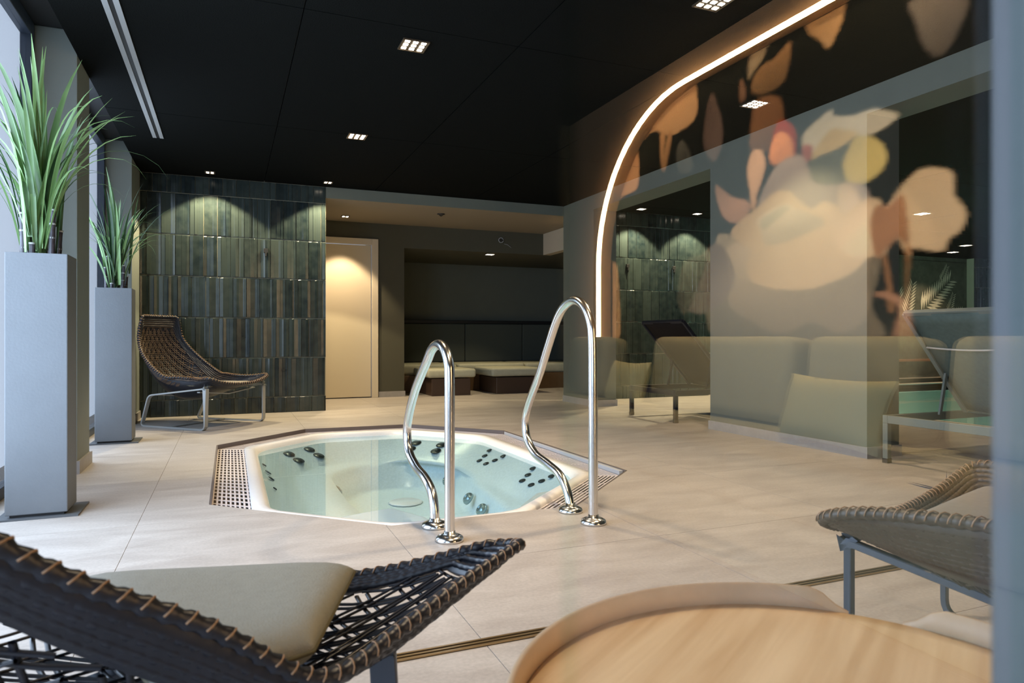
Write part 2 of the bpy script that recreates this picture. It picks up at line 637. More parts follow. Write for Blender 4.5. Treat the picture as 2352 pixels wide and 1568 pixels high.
# left window wall: two pilasters, three glazed bays
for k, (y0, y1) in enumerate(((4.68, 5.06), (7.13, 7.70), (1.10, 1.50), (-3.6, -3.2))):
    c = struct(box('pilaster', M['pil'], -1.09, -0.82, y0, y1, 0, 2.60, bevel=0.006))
    box('skirting', M['skirt'], -1.08, -0.806, y0 - 0.012, y1 + (0.012 if k != 1 else 0), 0, 0.075, c)
for n, (y0, y1) in enumerate(((5.06, 7.13), (1.50, 4.68), (-3.2, 1.10))):
    w = struct(MB().box(-1.088, -1.03, y0, y0 + 0.06, 0, 2.6).box(-1.088, -1.03, y1 - 0.06, y1, 0, 2.6)
               .box(-1.088, -1.03, y0 + 0.06, y1 - 0.06, 2.52, 2.6).box(-1.088, -1.03, y0 + 0.06, y1 - 0.06, 0, 0.06)
               .build('window_%d' % (n + 1), M['frame'], bevel=0.003, seg=1))
    MB().box(-1.062, -1.056, y0 + 0.06, y1 - 0.06, 0.06, 2.52).build('pane', M['glass'], w)
struct(box('wall_left', M['wall'], -1.30, -1.05, -4.7, -3.6, 0, 2.6))
struct(box('wall_back', M['wall_d'], -1.3, 2.7, -4.7, -4.5, 0, 2.47))


# fluted green wall tiles
def tile_mesh(seed):
    r = random.Random(seed)
    n = r.choice((3, 4, 4, 5))
    cuts = [0.0]
    for _ in range(n):
        cuts.append(cuts[-1] + r.uniform(0.5, 1.6))
    cuts = [c / cuts[-1] for c in cuts]
    prof = [(0.0, 0.0)]
    for a, b in zip(cuts[:-1], cuts[1:]):
        d = r.uniform(0.003, 0.013)
        m_ = (a + b) / 2
        e1, e2 = (d, d * 0.7) if r.random() < 0.5 else (d * 0.7, d)
        prof += [(a + 0.05 * (b - a), e1), (b - 0.05 * (b - a), e2)]
    prof.append((1.0, 0.0))
    W, H = 0.127, 0.417
    n = len(prof)
    vs, fs = [], []
    for z, sc in ((0, 0.55), (0.008, 1), (H - 0.008, 1), (H, 0.55)):
        for x, d in prof:
            vs.append((x * W, -d * sc - 0.001, z))
    for i in range(3):
        for k in range(n - 1):
            fs.append((i * n + k, i * n + k + 1, (i + 1) * n + k + 1, (i + 1) * n + k))
    b0 = len(vs)
    vs += [(0, 0.004, 0), (W, 0.004, 0), (W, 0.004, H), (0, 0.004, H)]
    fs.append(tuple(list(reversed(range(n))) + [b0, b0 + 1]))
    fs.append(tuple(list(range(3 * n, 4 * n)) + [b0 + 2, b0 + 3]))
    fs.append((b0, b0 + 3, 3 * n, 2 * n, n, 0))
    fs.append((b0 + 1, n - 1, 2 * n - 1, 3 * n - 1, 4 * n - 1, b0 + 2))
    me = mesh('wall_tile', vs, fs)
    me.materials.append(M['tile'])
    return me


TILES = [tile_mesh(s) for s in range(9)]
ROWS = [0.0, 0.166, 0.586, 1.006, 1.426, 1.846, 2.266, 2.45]


def tile_wall(parent, x0, x1, y):
    for r, (z0, z1) in enumerate(zip(ROWS[:-1], ROWS[1:])):
        x = x0 - random.uniform(0, 0.12)
        while x < x1 - 0.01:
            a, b = max(x, x0), min(x + 0.13, x1)
            if b - a > 0.012:
                t = link('wall_tile', random.choice(TILES))
                t.location = (a + 0.0015, y, z0 + 0.003)
                t.scale = ((b - a - 0.003) / 0.127, 1, (z1 - z0 - 0.006) / 0.417)
                t.parent = parent
            x += 0.13


w1 = struct(box('wall_tiled', M['tgrout'], -1.06, 0.985, 7.704, 9.30, 0, 2.47))
tile_wall(w1, -0.815, 0.985, 7.70)
w2 = struct(box('wall_tiled_right', M['tgrout'], 4.30, 6.30, 7.704, 7.86, 0, 2.47))
tile_wall(w2, 4.31, 6.30, 7.70)
for x, z, lab in ((0.365, 1.72, 'small black square sensor on the left green tiled wall'),
                  (4.83, 1.74, 'left small black bracket on the tiled wall behind the dark lounger'),
                  (5.56, 1.74, 'right small black bracket on the tiled wall behind the dark lounger')):
    o = MB().box(x - .022, x + .022, 7.665, 7.69, z - .022, z + .022).box(x - .008, x + .008, 7.66, 7.69, z - .06, z - .022).build('wall_bracket', M['black'], bevel=0.002, seg=1)
    tag(o, lab, 'bracket')

# spa hall: pillar, long beam, wall block, alcove
pil = struct(box('wall_pillar', M['wall'], 3.90, 4.20, 6.93, 7.70, 0, 2.28))
box('skirting', M['skirt'], 3.888, 4.212, 6.918, 7.70, 0, 0.075, pil)
struct(box('trim_beam', M['wall'], 3.90, 4.20, -4.7, 7.70, 2.28, 2.47))
blk = struct(box('wall_block', M['wall'], 3.90, 4.20, 3.27, 4.86, 0, 2.28))
box('skirting', M['skirt'], 3.888, 4.212, 3.258, 4.872, 0, 0.075, blk)
struct(box('ceiling_alcove', M['soffit'], 0.985, 4.30, 7.70, 9.15, 2.33, 2.47))
struct(box('trim_fascia', M['wall'], 0.986, 3.899, 7.688, 7.699, 2.33, 2.45))
struct(box('trim_header', M['beige'], 4.30, 4.42, 7.86, 9.15, 2.02, 2.47))
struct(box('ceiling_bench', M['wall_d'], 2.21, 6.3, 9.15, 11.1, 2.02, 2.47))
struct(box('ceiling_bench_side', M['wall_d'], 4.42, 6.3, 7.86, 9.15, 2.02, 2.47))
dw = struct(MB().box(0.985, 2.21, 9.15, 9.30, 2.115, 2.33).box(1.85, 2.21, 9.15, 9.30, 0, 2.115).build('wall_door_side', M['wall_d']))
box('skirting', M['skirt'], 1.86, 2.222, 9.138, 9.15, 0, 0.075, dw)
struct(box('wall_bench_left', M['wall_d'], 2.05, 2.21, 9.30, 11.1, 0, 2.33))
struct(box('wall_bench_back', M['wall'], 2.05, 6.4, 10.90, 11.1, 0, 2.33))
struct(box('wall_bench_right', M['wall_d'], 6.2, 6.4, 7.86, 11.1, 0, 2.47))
door = struct(MB().box(1.765, 1.85, 9.11, 9.18, 0, 2.115).box(0.90, 1.765, 9.11, 9.18, 2.035, 2.115).build('door_1', M['doorpaint'], bevel=0.004, seg=1))
box('door_leaf', M['doorpaint'], 0.92, 1.755, 9.135, 9.175, 0.012, 2.028, door, bevel=0.003, seg=1)
box('threshold', M['black'], 0.92, 1.765, 9.14, 9.19, 0, 0.01, door)
struct(box('wall_pool_end', M['palmbg'], 6.4, 16.5, 9.6, 9.8, 0, 2.47))
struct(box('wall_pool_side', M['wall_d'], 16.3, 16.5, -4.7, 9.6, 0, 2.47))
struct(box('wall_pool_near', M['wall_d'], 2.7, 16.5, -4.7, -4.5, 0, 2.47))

# sliding door track let into the floor
tr = thing('floor_track', (0, 1.68, 0), 'bronze double groove sliding door track across the stone floor', 'track')
for dy in (-0.019, -0.0035, 0.012):
    box('rail', M['brass'], -1.0, 3.88, dy, dy + 0.007, 0.0, 0.005, tr)
box('channel', M['black'], -1.0, 3.88, -0.019, 0.019, 0.0, 0.0015, tr)

# ------------------------------------------------------------ lamps
def spot(name, loc, power, angle, blend=0.25, color=(1.0, 0.74, 0.44), size=0.03, parent=None, direction=(0, 0, -1)):
    d = bpy.data.lights.new(name, 'SPOT')
    d.energy = power
    d.color = color
    d.spot_size = math.radians(angle)
    d.spot_blend = blend
    d.shadow_soft_size = size
    o = bpy.data.objects.new(name, d)
    o.rotation_euler = Vector(direction).to_track_quat('-Z', 'Y').to_euler()
    COL.objects.link(o)
    if parent:
        o.parent = parent
    o.location = loc
    return o


def downlight(x, y, z, size, n, label, power, angle=105, blend=0.6, color=(1.0, 0.76, 0.48), group='square recessed downlights'):
    t = thing('downlight', (x, y, z), label, 'ceiling light', group)
    h = size / 2
    e = 0.006
    MB().box(-h, h, -h, -h + e, -0.008, 0.0).box(-h, h, h - e, h, -0.008, 0.0).box(-h, -h + e, -h + e, h - e, -0.008, 0.0) \
        .box(h - e, h, -h + e, h - e, -0.008, 0.0).build('frame', M['lampbox'], t)
    box('housing', M['lampbox'], -h + e, h - e, -h + e, h - e, -0.004, -0.001, t)
    p = (size - 2 * e) / n
    for i in range(n):
        for j in range(n):
            cx, cy = -h + e + p * (i + 0.5), -h + e + p * (j + 0.5)
            box('lens', M['lens'], cx - p * 0.29, cx + p * 0.29, cy - p * 0.27, cy + p * 0.27, -0.0065, -0.0035, t)
    spot('downlight_glow', (0, 0, -0.02), power, angle, blend, color, parent=t, size=0.04)
    return t


Z1 = 2.449
downlight(0.964, 3.768, Z1, 0.15, 3, 'nearest square downlight with nine lenses above the hot tub', 75)
downlight(0.971, 5.647, Z1, 0.15, 3, 'second square downlight above the far side of the hot tub', 75)
downlight(3.43, 3.79, Z1, 0.15, 3, 'square downlight in front of the sage wall block', 75)
downlight(2.20, 2.715, Z1, 0.15, 3, 'square downlight cut off by the top edge of the picture', 75)
downlight(0.96, 1.89, Z1, 0.15, 3, 'square downlight above the round table, out of the frame overhead', 75)
downlight(-0.171, 7.44, Z1, 0.095, 2, 'small wall washer above the left part of the green tiles', 110, 108, 0.10, (1.0, 0.83, 0.50))
downlight(0.974, 7.44, Z1, 0.095, 2, 'small wall washer at the right end of the green tiles', 110, 108, 0.10, (1.0, 0.83, 0.50))
downlight(4.885, 7.44, Z1, 0.11, 3, 'left wall washer above the tiles behind the dark lounger', 130, 100, 0.2, (1.0, 0.85, 0.52))
downlight(5.757, 7.44, Z1, 0.11, 3, 'right wall washer above the tiles behind the dark lounger', 130, 100, 0.2, (1.0, 0.85, 0.52))
downlight(8.518, 6.292, Z1, 0.17, 3, 'square downlight over the swimming pool, nearest of the pool lights', 160, 120)
downlight(12.9, 8.9, Z1, 0.17, 3, 'small far downlight above the palm wallpaper', 60, 110)
downlight(12.17, 8.161, Z1, 0.17, 3, 'far downlight over the pool beside the glass post', 70, 120)
downlight(1.36, 8.75, 2.329, 0.10, 2, 'small downlight in the taupe ceiling above the cream door', 90, 84, 0.3, (1.0, 0.78, 0.5))
downlight(3.532, 9.35, 2.019, 0.13, 3, 'low downlight above the alcove bench', 45, 100, 0.35, (1.0, 0.82, 0.5))
downlight(4.17, 7.95, 2.329, 0.10, 2, 'hidden alcove downlight behind the pillar', 18, 120, 0.4)
# more downlights of the pool hall and of the near room, out of the frame but part of the rooms' light
downlight(5.4, 1.6, Z1, 0.15, 3, 'square downlight over the loungers beyond the frame', 90, 120)
downlight(5.6, 5.2, Z1, 0.15, 3, 'square downlight above the dark lounger hidden by the wall block', 60, 120)

t = thing('ceiling_sprinkler', (2.428, 8.138, 2.33), 'small dark disc sprinkler in the taupe alcove ceiling', 'sprinkler')
MB().lathe([(0.045, 0.0), (0.05, -0.006), (0.03, -0.01), (0.012, -0.03), (0.0, -0.032)], (0, 0, 0)).build('disc', M['black'], t)
t = thing('ring_fitting', (3.62, 9.14, 2.20), 'tiny round ring fitting with thin arm on the dark alcove bulkhead', 'wall fitting')  # small ring fitting of unknown use
MB().tube([(0.035 * math.cos(a), -0.01, 0.035 * math.sin(a)) for a in [k * PI / 8 for k in range(16)]], 0.005, 6, True).build('ring', M['alu'], t)
MB().tube([(0.05, -0.008, -0.05), (0.10, -0.012, -0.06), (0.16, -0.008, -0.10)], 0.003, 6).build('arm', M['alu'], t)
MB().lathe([(0.028, -0.01), (0.028, 0.0)], (0, -0.02, 0)).build('body', M['black'], t)

# twin grey air slots in the ceiling
t = thing('air_diffuser', (-0.535, 0, 2.45), 'long twin slot grey linear diffuser in the black ceiling', 'diffuser')
for a, b in ((-0.040, -0.012), (0.012, 0.040)):
    box('slot', M['diff'], a, b, -2.0, 6.32, -0.006, -0.0005, t)
box('channel', M['black'], -0.012, 0.012, -2.0, 6.32, -0.003, -0.0005, t)


# ------------------------------------------------------------ hot tub
def offset_poly(poly, d):
    n = len(poly)
    a = sum(poly[i][0] * poly[(i + 1) % n][1] - poly[(i + 1) % n][0] * poly[i][1] for i in range(n))
    s = 1 if a > 0 else -1
    out = []
    for i in range(n):
        p0, p1, p2 = Vector(poly[i - 1]), Vector(poly[i]), Vector(poly[(i + 1) % n])
        dd = d if hasattr(d, '__len__') else [d] * n
        d1, d2 = dd[i - 1], dd[i]
        e1, e2 = (p1 - p0).normalized(), (p2 - p1).normalized()
        n1, n2 = Vector((-e1.y, e1.x)) * s, Vector((-e2.y, e2.x)) * s
        a1, a2 = p1 + n1 * d1, p2 + n2 * d2
        cr = e1.x * e2.y - e1.y * e2.x
        t_ = ((a2 - a1).x * e2.y - (a2 - a1).y * e2.x) / cr
        out.append(tuple(a1 + e1 * t_))
    return out


def resample(poly, r, N=96):
    pts = rounded_path([(p[0], p[1], 0) for p in poly], r, 6, True)
    L = [0]
    n = len(pts)
    for i in range(n):
        L.append(L[-1] + (pts[(i + 1) % n] - pts[i]).length)
    out = []
    for k in range(N):
        s = L[-1] * k / N
        i = max(j for j in range(n) if L[j] <= s + 1e-9)
        u = (s - L[i]) / max(1e-9, L[i + 1] - L[i])
        q = pts[i].lerp(pts[(i + 1) % n], u)
        out.append((q.x, q.y))
    return out


# gutter widths on the eight sides of SPA (edge i runs from vertex i to i+1)
GW = [0.012, 0.012, 0.19, 0.19, 0.19, 0.19, 0.19, 0.19]
RIM = offset_poly(SPA, GW)
tub = thing('hot_tub', (0, 0, 0), 'octagonal white hot tub sunk in the floor, full of clear water', 'hot tub')
prof = [(0.0, -0.055, 0.02), (0.0, -0.022, 0.03), (0.008, -0.012, 0.05), (0.055, -0.012, 0.09), (0.075, -0.022, 0.12), (0.088, -0.05, 0.16),
        (0.13, -0.10, 0.2), (0.25, -0.155, 0.25), (0.30, -0.215, 0.28), (0.35, -0.228, 0.3)]
rings = [(resample(offset_poly(RIM, o), r), z) for o, z, r in prof]
bench_in = [(0.76, 3.75), (1.56, 3.72), (1.64, 4.6), (1.70, 5.25), (1.42, 5.62), (0.95, 5.62), (0.70, 5.3), (0.70, 4.4)]


def match(poly, r, ref):
    c = Vector((sum(p[0] for p in ref) / len(ref), sum(p[1] for p in ref) / len(ref)))
    P = resample(poly, r, 384)
    out = []
    for q in ref:
        a = math.atan2(q[1] - c.y, q[0] - c.x)
        out.append(min(P, key=lambda p: abs((math.atan2(p[1] - c.y, p[0] - c.x) - a + PI) % (2 * PI) - PI)))
    return out


last = rings[-1][0]
b1 = match(bench_in, 0.12, last)
cx, cy = 1.19, 4.62
rings.append(([((a[0] + b[0]) / 2, (a[1] + b[1]) / 2) for a, b in zip(last, b1)], -0.24))
rings.append((b1, -0.245))
rings.append(([(cx + (p[0] - cx) * 0.97, cy + (p[1] - cy) * 0.98) for p in b1], -0.27))
rings.append(([(cx + (p[0] - cx) * 0.88, cy + (p[1] - cy) * 0.90) for p in b1], -0.42))
rings.append(([(cx + (p[0] - cx) * 0.80, cy + (p[1] - cy) * 0.82) for p in b1], -0.44))
rings.append(([(cx + (p[0] - cx) * 0.3, cy + (p[1] - cy) * 0.3) for p in b1], -0.445))


def ring_mesh(name, rs, m, parent, close=True):
    vs, fs = [], []
    N = len(rs[0][0])
    for ring, z in rs:
        vs += [(p[0], p[1], z) for p in ring]
    for i in range(len(rs) - 1):
        for k in range(N):
            l = (k + 1) % N
            fs.append((i * N + k, i * N + l, (i + 1) * N + l, (i + 1) * N + k))
    if close:
        fs.append(tuple((len(rs) - 1) * N + k for k in range(N)))
    me = mesh(name, vs, fs, True)
    o = link(name, me, m, parent)
    bm = bmesh.new()
    bm.from_mesh(me)
    bmesh.ops.recalc_face_normals(bm, faces=bm.faces)
    bm.to_mesh(me)
    bm.free()
    return o


ring_mesh('rim', rings[:6], M['acryl'], tub, False)
ring_mesh('basin', rings[5:], M['acryl_in'], tub)
wz = -0.052
water_ring = resample(offset_poly(RIM, 0.0885), 0.16)
link('water', mesh('water', [(p[0], p[1], wz) for p in water_ring], [tuple(range(len(water_ring)))]), M['water'], tub)
# gutter trough under the grating
gt = MB()
for i in range(8):
    if GW[i] < 0.05:
        continue
    a, b = SPA[i], SPA[(i + 1) % 8]
    c, d = RIM[(i + 1) % 8], RIM[i]
    gt.add([(*a, -0.10), (*b, -0.10), (*c, -0.10), (*d, -0.10)], [(0, 1, 2, 3)])
    gt.add([(*a, -0.10), (*b, -0.10), (*b, -0.004), (*a, -0.004)], [(0, 1, 2, 3)])
    gt.add([(*d, -0.10), (*c, -0.10), (*c, -0.05), (*d, -0.05)], [(0, 1, 2, 3)])
gt.build('gutter', M['gutter'], tub)
tb = MB()
for i in range(8):
    if GW[i] < 0.05:
        continue
    a, b = Vector(SPA[i]), Vector(SPA[(i + 1) % 8])
    e = (b - a).normalized()
    nn = Vector((-e.y, e.x))
    q = [a, b, b + nn * 0.010, a + nn * 0.010]
    tb.prism([tuple(p) for p in q], -0.035, 0.001)
tb.build('edge_trim', M['trimdark'], tub)
box('edge_highlight', M['alu'], 2.178, 2.206, 3.56, 5.42, -0.029, -0.004, tub, 0.002, 1)  # pale strip added on one side as the trim's highlight
# slatted overflow grating, one part per side
for i in range(8):
    if GW[i] < 0.05:
        continue
    g = MB()
    a, b = Vector(SPA[i]), Vector(SPA[(i + 1) % 8])
    c, d = Vector(RIM[(i + 1) % 8]), Vector(RIM[i])
    NS = 9
    for k in range(NS):
        t0, t1 = (k + 0.36) / NS, (k + 0.80) / NS
        q = [a.lerp(d, t0), b.lerp(c, t0), b.lerp(c, t1), a.lerp(d, t1)]
        g.prism([tuple(p) for p in q], -0.0335, -0.030)
    Lg = (b - a).length
    nb = max(3, int(Lg / (0.085 if i == 7 else 0.20)))
    for k in range(nb + 1):
        s0 = min(max(k / nb, 0.005), 0.99)
        s1 = s0 + (0.022 if i == 7 else 0.007) / Lg
        q = [a.lerp(b, s0), a.lerp(b, s1), d.lerp(c, s1), d.lerp(c, s0)]
        g.prism([tuple(p) for p in q], -0.0335, -0.0305)
    o = g.build('grating', M['grate'], tub)
    o['kind'] = 'stuff'


def disc(c, r, nrm, name, m, th=0.006, parent=None):
    o = MB().lathe([(r * 0.94, 0), (r, th * 0.4), (r * 0.9, th)], (0, 0, 0), 16).build(name, m, parent)
    o.location = c
    o.rotation_euler = Vector(nrm).to_track_quat('Z', 'Y').to_euler()
    return o


# suction covers on the back-left slope and jets round the basin
S2 = 0.7071
def on_slope(i, u, v, z, r, name, tilt=0.35):
    c0 = Vector(RIM[i]).lerp(Vector(RIM[(i + 1) % 8]), u)
    e = (Vector(RIM[(i + 1) % 8]) - Vector(RIM[i])).normalized()
    nn = Vector((-e.y, e.x))
    p = c0 + nn * v
    disc((p.x, p.y, z), r, (nn.x * tilt, nn.y * tilt, 1), name, M['jet'], parent=tub)


for u in (0.33, 0.62):
    for v, z in ((0.15, -0.104), (0.245, -0.148)):
        on_slope(6, u, v, z, 0.046, 'suction_cover')
for u in (0.72, 0.42):
    for v, z in ((0.15, -0.104), (0.235, -0.143)):
        on_slope(4, u, v, z, 0.046, 'suction_cover')
for yc in (4.86, 4.06):
    for dy in (-0.14, 0.14):
        for q, (v, z) in enumerate(((0.122, -0.083), (0.175, -0.116), (0.232, -0.143))):
            u = (yc + dy * (1 - 0.25 * q) - RIM[3][1]) / (RIM[4][1] - RIM[3][1])
            on_slope(3, u, v, z, 0.024, 'jet')
for y, v, r in ((5.0, 0.12, 0.018), (4.78, 0.135, 0.024), (4.6, 0.145, 0.024), (4.3, 0.15, 0.014)):
    u = (y - RIM[0][1]) / (RIM[7][1] - RIM[0][1])
    on_slope(7, 1 - u, v, -0.055 - (v - .088) * 0.75, r, 'jet', 0.8)
for x, y, z in ((1.63, 5.50, -0.32), (1.60, 5.20, -0.33), (1.555, 4.55, -0.33), (1.535, 4.22, -0.33), (0.74, 5.40, -0.31), (0.735, 5.10, -0.32), (0.725, 4.45, -0.33)):
    n_ = -1 if x > 1 else 1
    o = MB().lathe([(0.045, -0.012), (0.045, 0.004), (0.036, 0.018), (0.02, 0.026), (0.016, 0.020)], (0, 0, 0), 18).build('nozzle', M['chromeball'], tub)
    o.location = (x, y, z)
    o.rotation_euler = Vector((n_ * 0.8, 0, 0.6)).to_track_quat('Z', 'Y').to_euler()
disc((1.23, 5.05, -0.442), 0.13, (0, 0, 1), 'drain_cover', M['acryl'], 0.012, tub)
disc((RIM[3][0] - 0.13, 4.60, -0.135), 0.032, (-0.85, 0, 0.5), 'control_ring', M['acryl'], 0.012, tub)
# entry steps of the tub under the two hand rails
st = MB()
st.prism([(0.30, 3.33), (0.66, 2.99), (0.92, 2.99), (0.90, 3.25), (0.78, 3.50), (0.62, 3.46)], -0.30, -0.075)
st.build('entry_step', M['acryl'], tub, bevel=0.03, seg=3)
st = MB()
st.prism([(1.36, 3.0), (1.50, 2.99), (1.88, 3.36), (1.88, 3.62), (1.62, 3.56), (1.40, 3.30)], -0.30, -0.085)
st.build('entry_step', M['acryl'], tub, bevel=0.03, seg=3)


# grab rails
def grab_rail(X, pts, bases, label):
    t = thing('grab_rail', (X, bases[0], 0), label, 'handrail', 'steel grab rails at the hot tub')
    P = [Vector((0, y - bases[0], z)) for y, z in pts]
    C = [catmull(P, k / 110) for k in range(111)]
    MB().tube(C, 0.0205, 16).build('rail', M['steel'], t)
    for y in bases:
        MB().lathe([(0.056, 0.0), (0.057, 0.008), (0.052, 0.017), (0.038, 0.024), (0.024, 0.028), (0.0215, 0.040)], (0, y - bases[0], 0), 28).build('flange', M['steel'], t)


grab_rail(0.805, [(2.58, 0.0), (2.58, 0.20), (2.58, 0.42), (2.58, 0.63), (2.592, 0.70), (2.645, 0.752), (2.735, 0.772), (2.83, 0.750), (2.905, 0.70), (3.02, 0.625),
                  (3.12, 0.55), (3.225, 0.44), (3.275, 0.345), (3.235, 0.25), (3.10, 0.20), (2.95, 0.178), (2.84, 0.14), (2.795, 0.075), (2.79, 0.0)],
          (2.58, 2.79), 'shorter polished steel grab rail at the front left of the hot tub')
grab_rail(1.452, [(2.582, 0.0), (2.584, 0.26), (2.586, 0.52), (2.589, 0.78), (2.61, 0.875), (2.67, 0.942), (2.758, 0.970), (2.85, 0.95), (2.93, 0.89), (3.03, 0.76),
                  (3.13, 0.62), (3.265, 0.46), (3.312, 0.365), (3.29, 0.272), (3.19, 0.205), (3.04, 0.178), (2.90, 0.145), (2.82, 0.075), (2.795, 0.0)],
          (2.582, 2.795), 'taller polished steel grab rail at the front right of the hot tub')


# ------------------------------------------------------------ planters and grasses
def planter(x, y, w, d, label):
    t = thing('planter', (x, y, 0), label, 'planter', 'tall grey planters along the windows')
    h = 1.175
    hw, hd = w / 2, d / 2
    wl = 0.022
    vs = []
    for z, k in ((0.02, 1.0), (h, 1.0)):
        vs += [(-hw * k, -hd * k, z), (hw * k, -hd * k, z), (hw * k, hd * k, z), (-hw * k, hd * k, z)]
    iw, idd = hw - wl, hd - wl
    for z in (h, h - 0.06):
        vs += [(-iw, -idd, z), (iw, -idd, z), (iw, idd, z), (-iw, idd, z)]
    fs = [(3, 2, 1, 0)]
    for a in (0, 4, 8):
        for k in range(4):
            l = (k + 1) % 4
            fs.append((a + k, a + l, a + 4 + l, a + 4 + k))
    fs.append((12, 13, 14, 15))
    MB().add(vs, fs).build('pot', M['concrete'], t, bevel=0.004)
    box('soil', M['soil'], -iw + .001, iw - .001, -idd + .001, idd - .001, h - 0.055, h - 0.04, t)
    box('base_plate', M['plate'], -hw - 0.035, hw + 0.045, -hd - 0.02, hd + 0.045, 0.0, 0.008, t)
    box('plinth', M['black'], -hw + 0.015, hw - 0.015, -hd + 0.015, hd - 0.015, 0.008, 0.02, t)
    return t


planter(-0.785, 3.695, 0.235, 0.20, 'nearer tall square grey planter with dark base plate')
planter(-0.80, 6.00, 0.245, 0.215, 'farther tall square grey planter near the woven chair')


def blade(seed, L, W, lean, curl):
    r = random.Random(seed)
    n = 10
    vs, fs = [], []
    tw = r.uniform(-0.6, 0.6)
    x = z = 0.0
    for i in range(n + 1):
        s = i / n
        a = lean + curl * s ** 2.2
        if i:
            x += math.sin(a) * L / n
            z += math.cos(a) * L / n
        w = W * (0.55 + 1.3 * s - 1.85 * s ** 2.2) if s < 1 else 0
        w = max(w, 0.0006)
        c, d = math.cos(tw * s), math.sin(tw * s)
        nx, nz = math.cos(a), -math.sin(a)
        vs += [(x - d * w / 2, -c * w / 2, z), (x - nx * w * 0.22, 0, z - nz * w * 0.22), (x + d * w / 2, c * w / 2, z)]
    for i in range(n):
        for k in range(2):
            fs.append((i * 3 + k, i * 3 + k + 1, i * 3 + 4 + k, i * 3 + 3 + k))
    me = mesh('leaf', vs, fs, True)
    me.materials.append(M['leaf'])
    return me


BL = []
for k in range(30):
    r = random.Random(100 + k)
    kind = k % 3
    if kind == 0:
        BL.append(blade(k, r.uniform(0.62, 0.85), r.uniform(0.028, 0.038), r.uniform(0.03, 0.12), r.uniform(0.15, 0.6)))
    elif kind == 1:
        BL.append(blade(k, r.uniform(0.5, 0.75), r.uniform(0.022, 0.032), r.uniform(0.08, 0.24), r.uniform(0.5, 1.3)))
    else:
        BL.append(blade(k, r.uniform(0.45, 0.7), r.uniform(0.008, 0.014), r.uniform(0.12, 0.42), r.uniform(0.9, 2.2)))


def grass(x, y, scale, n, seed, label):
    r = random.Random(seed)
    t = thing('reed_grass', (x, y, 1.145), label, 'plant', 'tall artificial grasses in the planters')
    for cxx, cyy, hh in ((-0.055, -0.02, 0.20), (0.01, 0.03, 0.10), (0.05, -0.03, 0.22), (-0.015, -0.05, 0.07), (0.06, 0.04, 0.14), (-0.05, 0.04, 0.30)):
        m = MB()
        seg = max(1, int(hh / 0.055))
        top = Vector((cxx * 1.15, cyy * 1.15, hh * scale))
        P, R_ = [], []
        for s in range(seg * 4 + 1):
            q = s / (seg * 4)
            P.append(Vector((cxx, cyy, -0.02)).lerp(top, q))
            R_.append((0.0135 - 0.003 * q) * (1.0 if s % 4 else 1.12))
        m.tube(P, R_, 8)
        c = m.build('cane', M['cane'], t)
        rg = MB()
        for s in range(1, seg + 1):
            p = Vector((cxx, cyy, -0.02)).lerp(top, s / seg)
            rg.lathe([(0.0128, -0.004), (0.0132, 0.0), (0.0128, 0.004)], (p.x, p.y, p.z), 10)
        rg.build('cane_ring', M['canering'], c)
    for i in range(n):
        me = BL[i % len(BL)] if i < 2 * len(BL) else r.choice(BL)
        o = link('leaf', me)
        o.parent = t
        a = r.uniform(0, 2 * PI)
        rad = abs(r.gauss(0, 0.045))
        b = a + r.gauss(0, 0.7)
        kind = BL.index(me) % 3
        z = r.uniform(-0.01, 0.16) if kind < 2 else r.uniform(0.02, 0.34)
        s = scale * r.uniform(0.8, 1.12)
        o.location = (max(-0.09, min(0.09, rad * math.cos(a))), max(-0.07, min(0.07, rad * math.sin(a))), z * scale)
        o.rotation_euler = (0, 0, b)
        o.scale = (s * r.uniform(0.8, 1.1), s, s)
    return t


grass(-0.79, 3.68, 1.05, 84, 3, 'bushy tall green grass in the nearer grey planter')
grass(-0.80, 6.00, 0.93, 66, 12, 'tall green grass in the farther grey planter')


# ------------------------------------------------------------ woven lounge chairs
class Shell:
    """Woven shell: rows of left edge, centre and right edge points from back top to seat front."""
    def __init__(s, L, C, R):
        s.L, s.C, s.R = [[Vector(p) for p in q] for q in (L, C, R)]

    def P(s, u, t):
        l, c, r = catmull(s.L, t), catmull(s.C, t), catmull(s.R, t)
        a = u * u
        k = 0.55 * a + 0.45 * a * a      # flatter floor, steeper sides
        m = (l + r) / 2
        return m + (r - l) / 2 * u + (c - m) * (1 - k)

    def N(s, u, t):
        e = 0.01
        du = s.P(min(u + e, 1), t) - s.P(max(u - e, -1), t)
        dt = s.P(u, min(t + e, 1)) - s.P(u, max(t - e, 0))
        n = du.cross(dt)
        return n.normalized() if n.length > 1e-9 else Vector((0, 0, 1))

    def border(s, ins, n=220, rad=0.28):
        """Closed loop inset from the edge, in the (u,t) square, with rounded corners."""
        a, b0, b1 = 1 - ins, ins * 0.5, 1 - ins * 0.5
        pts = rounded_path([(-a, b0, 0), (a, b0, 0), (a, b1, 0), (-a, b1, 0)], rad * 0.5, 6, True)
        res = []
        N_ = len(pts)
        for i in range(N_):
            p, q = pts[i], pts[(i + 1) % N_]
            k = max(1, int(((q - p).x ** 2 + ((q - p).y * 2) ** 2) ** 0.5 / 0.03))
            for j in range(k):
                v = p.lerp(q, j / k)
                res.append((v.x, v.y))
        return [s.P(u, t) for u, t in res], [s.N(u, t) for u, t in res]


def even(pts, step):
    """Closed loop resampled at an even spacing."""
    n = len(pts)
    out = []
    carry = 0.0
    for i in range(n):
        a, b = pts[i], pts[(i + 1) % n]
        L = (b - a).length
        s = carry
        while s < L:
            out.append(a.lerp(b, s / L))
            s += step
        carry = s - L
    return out


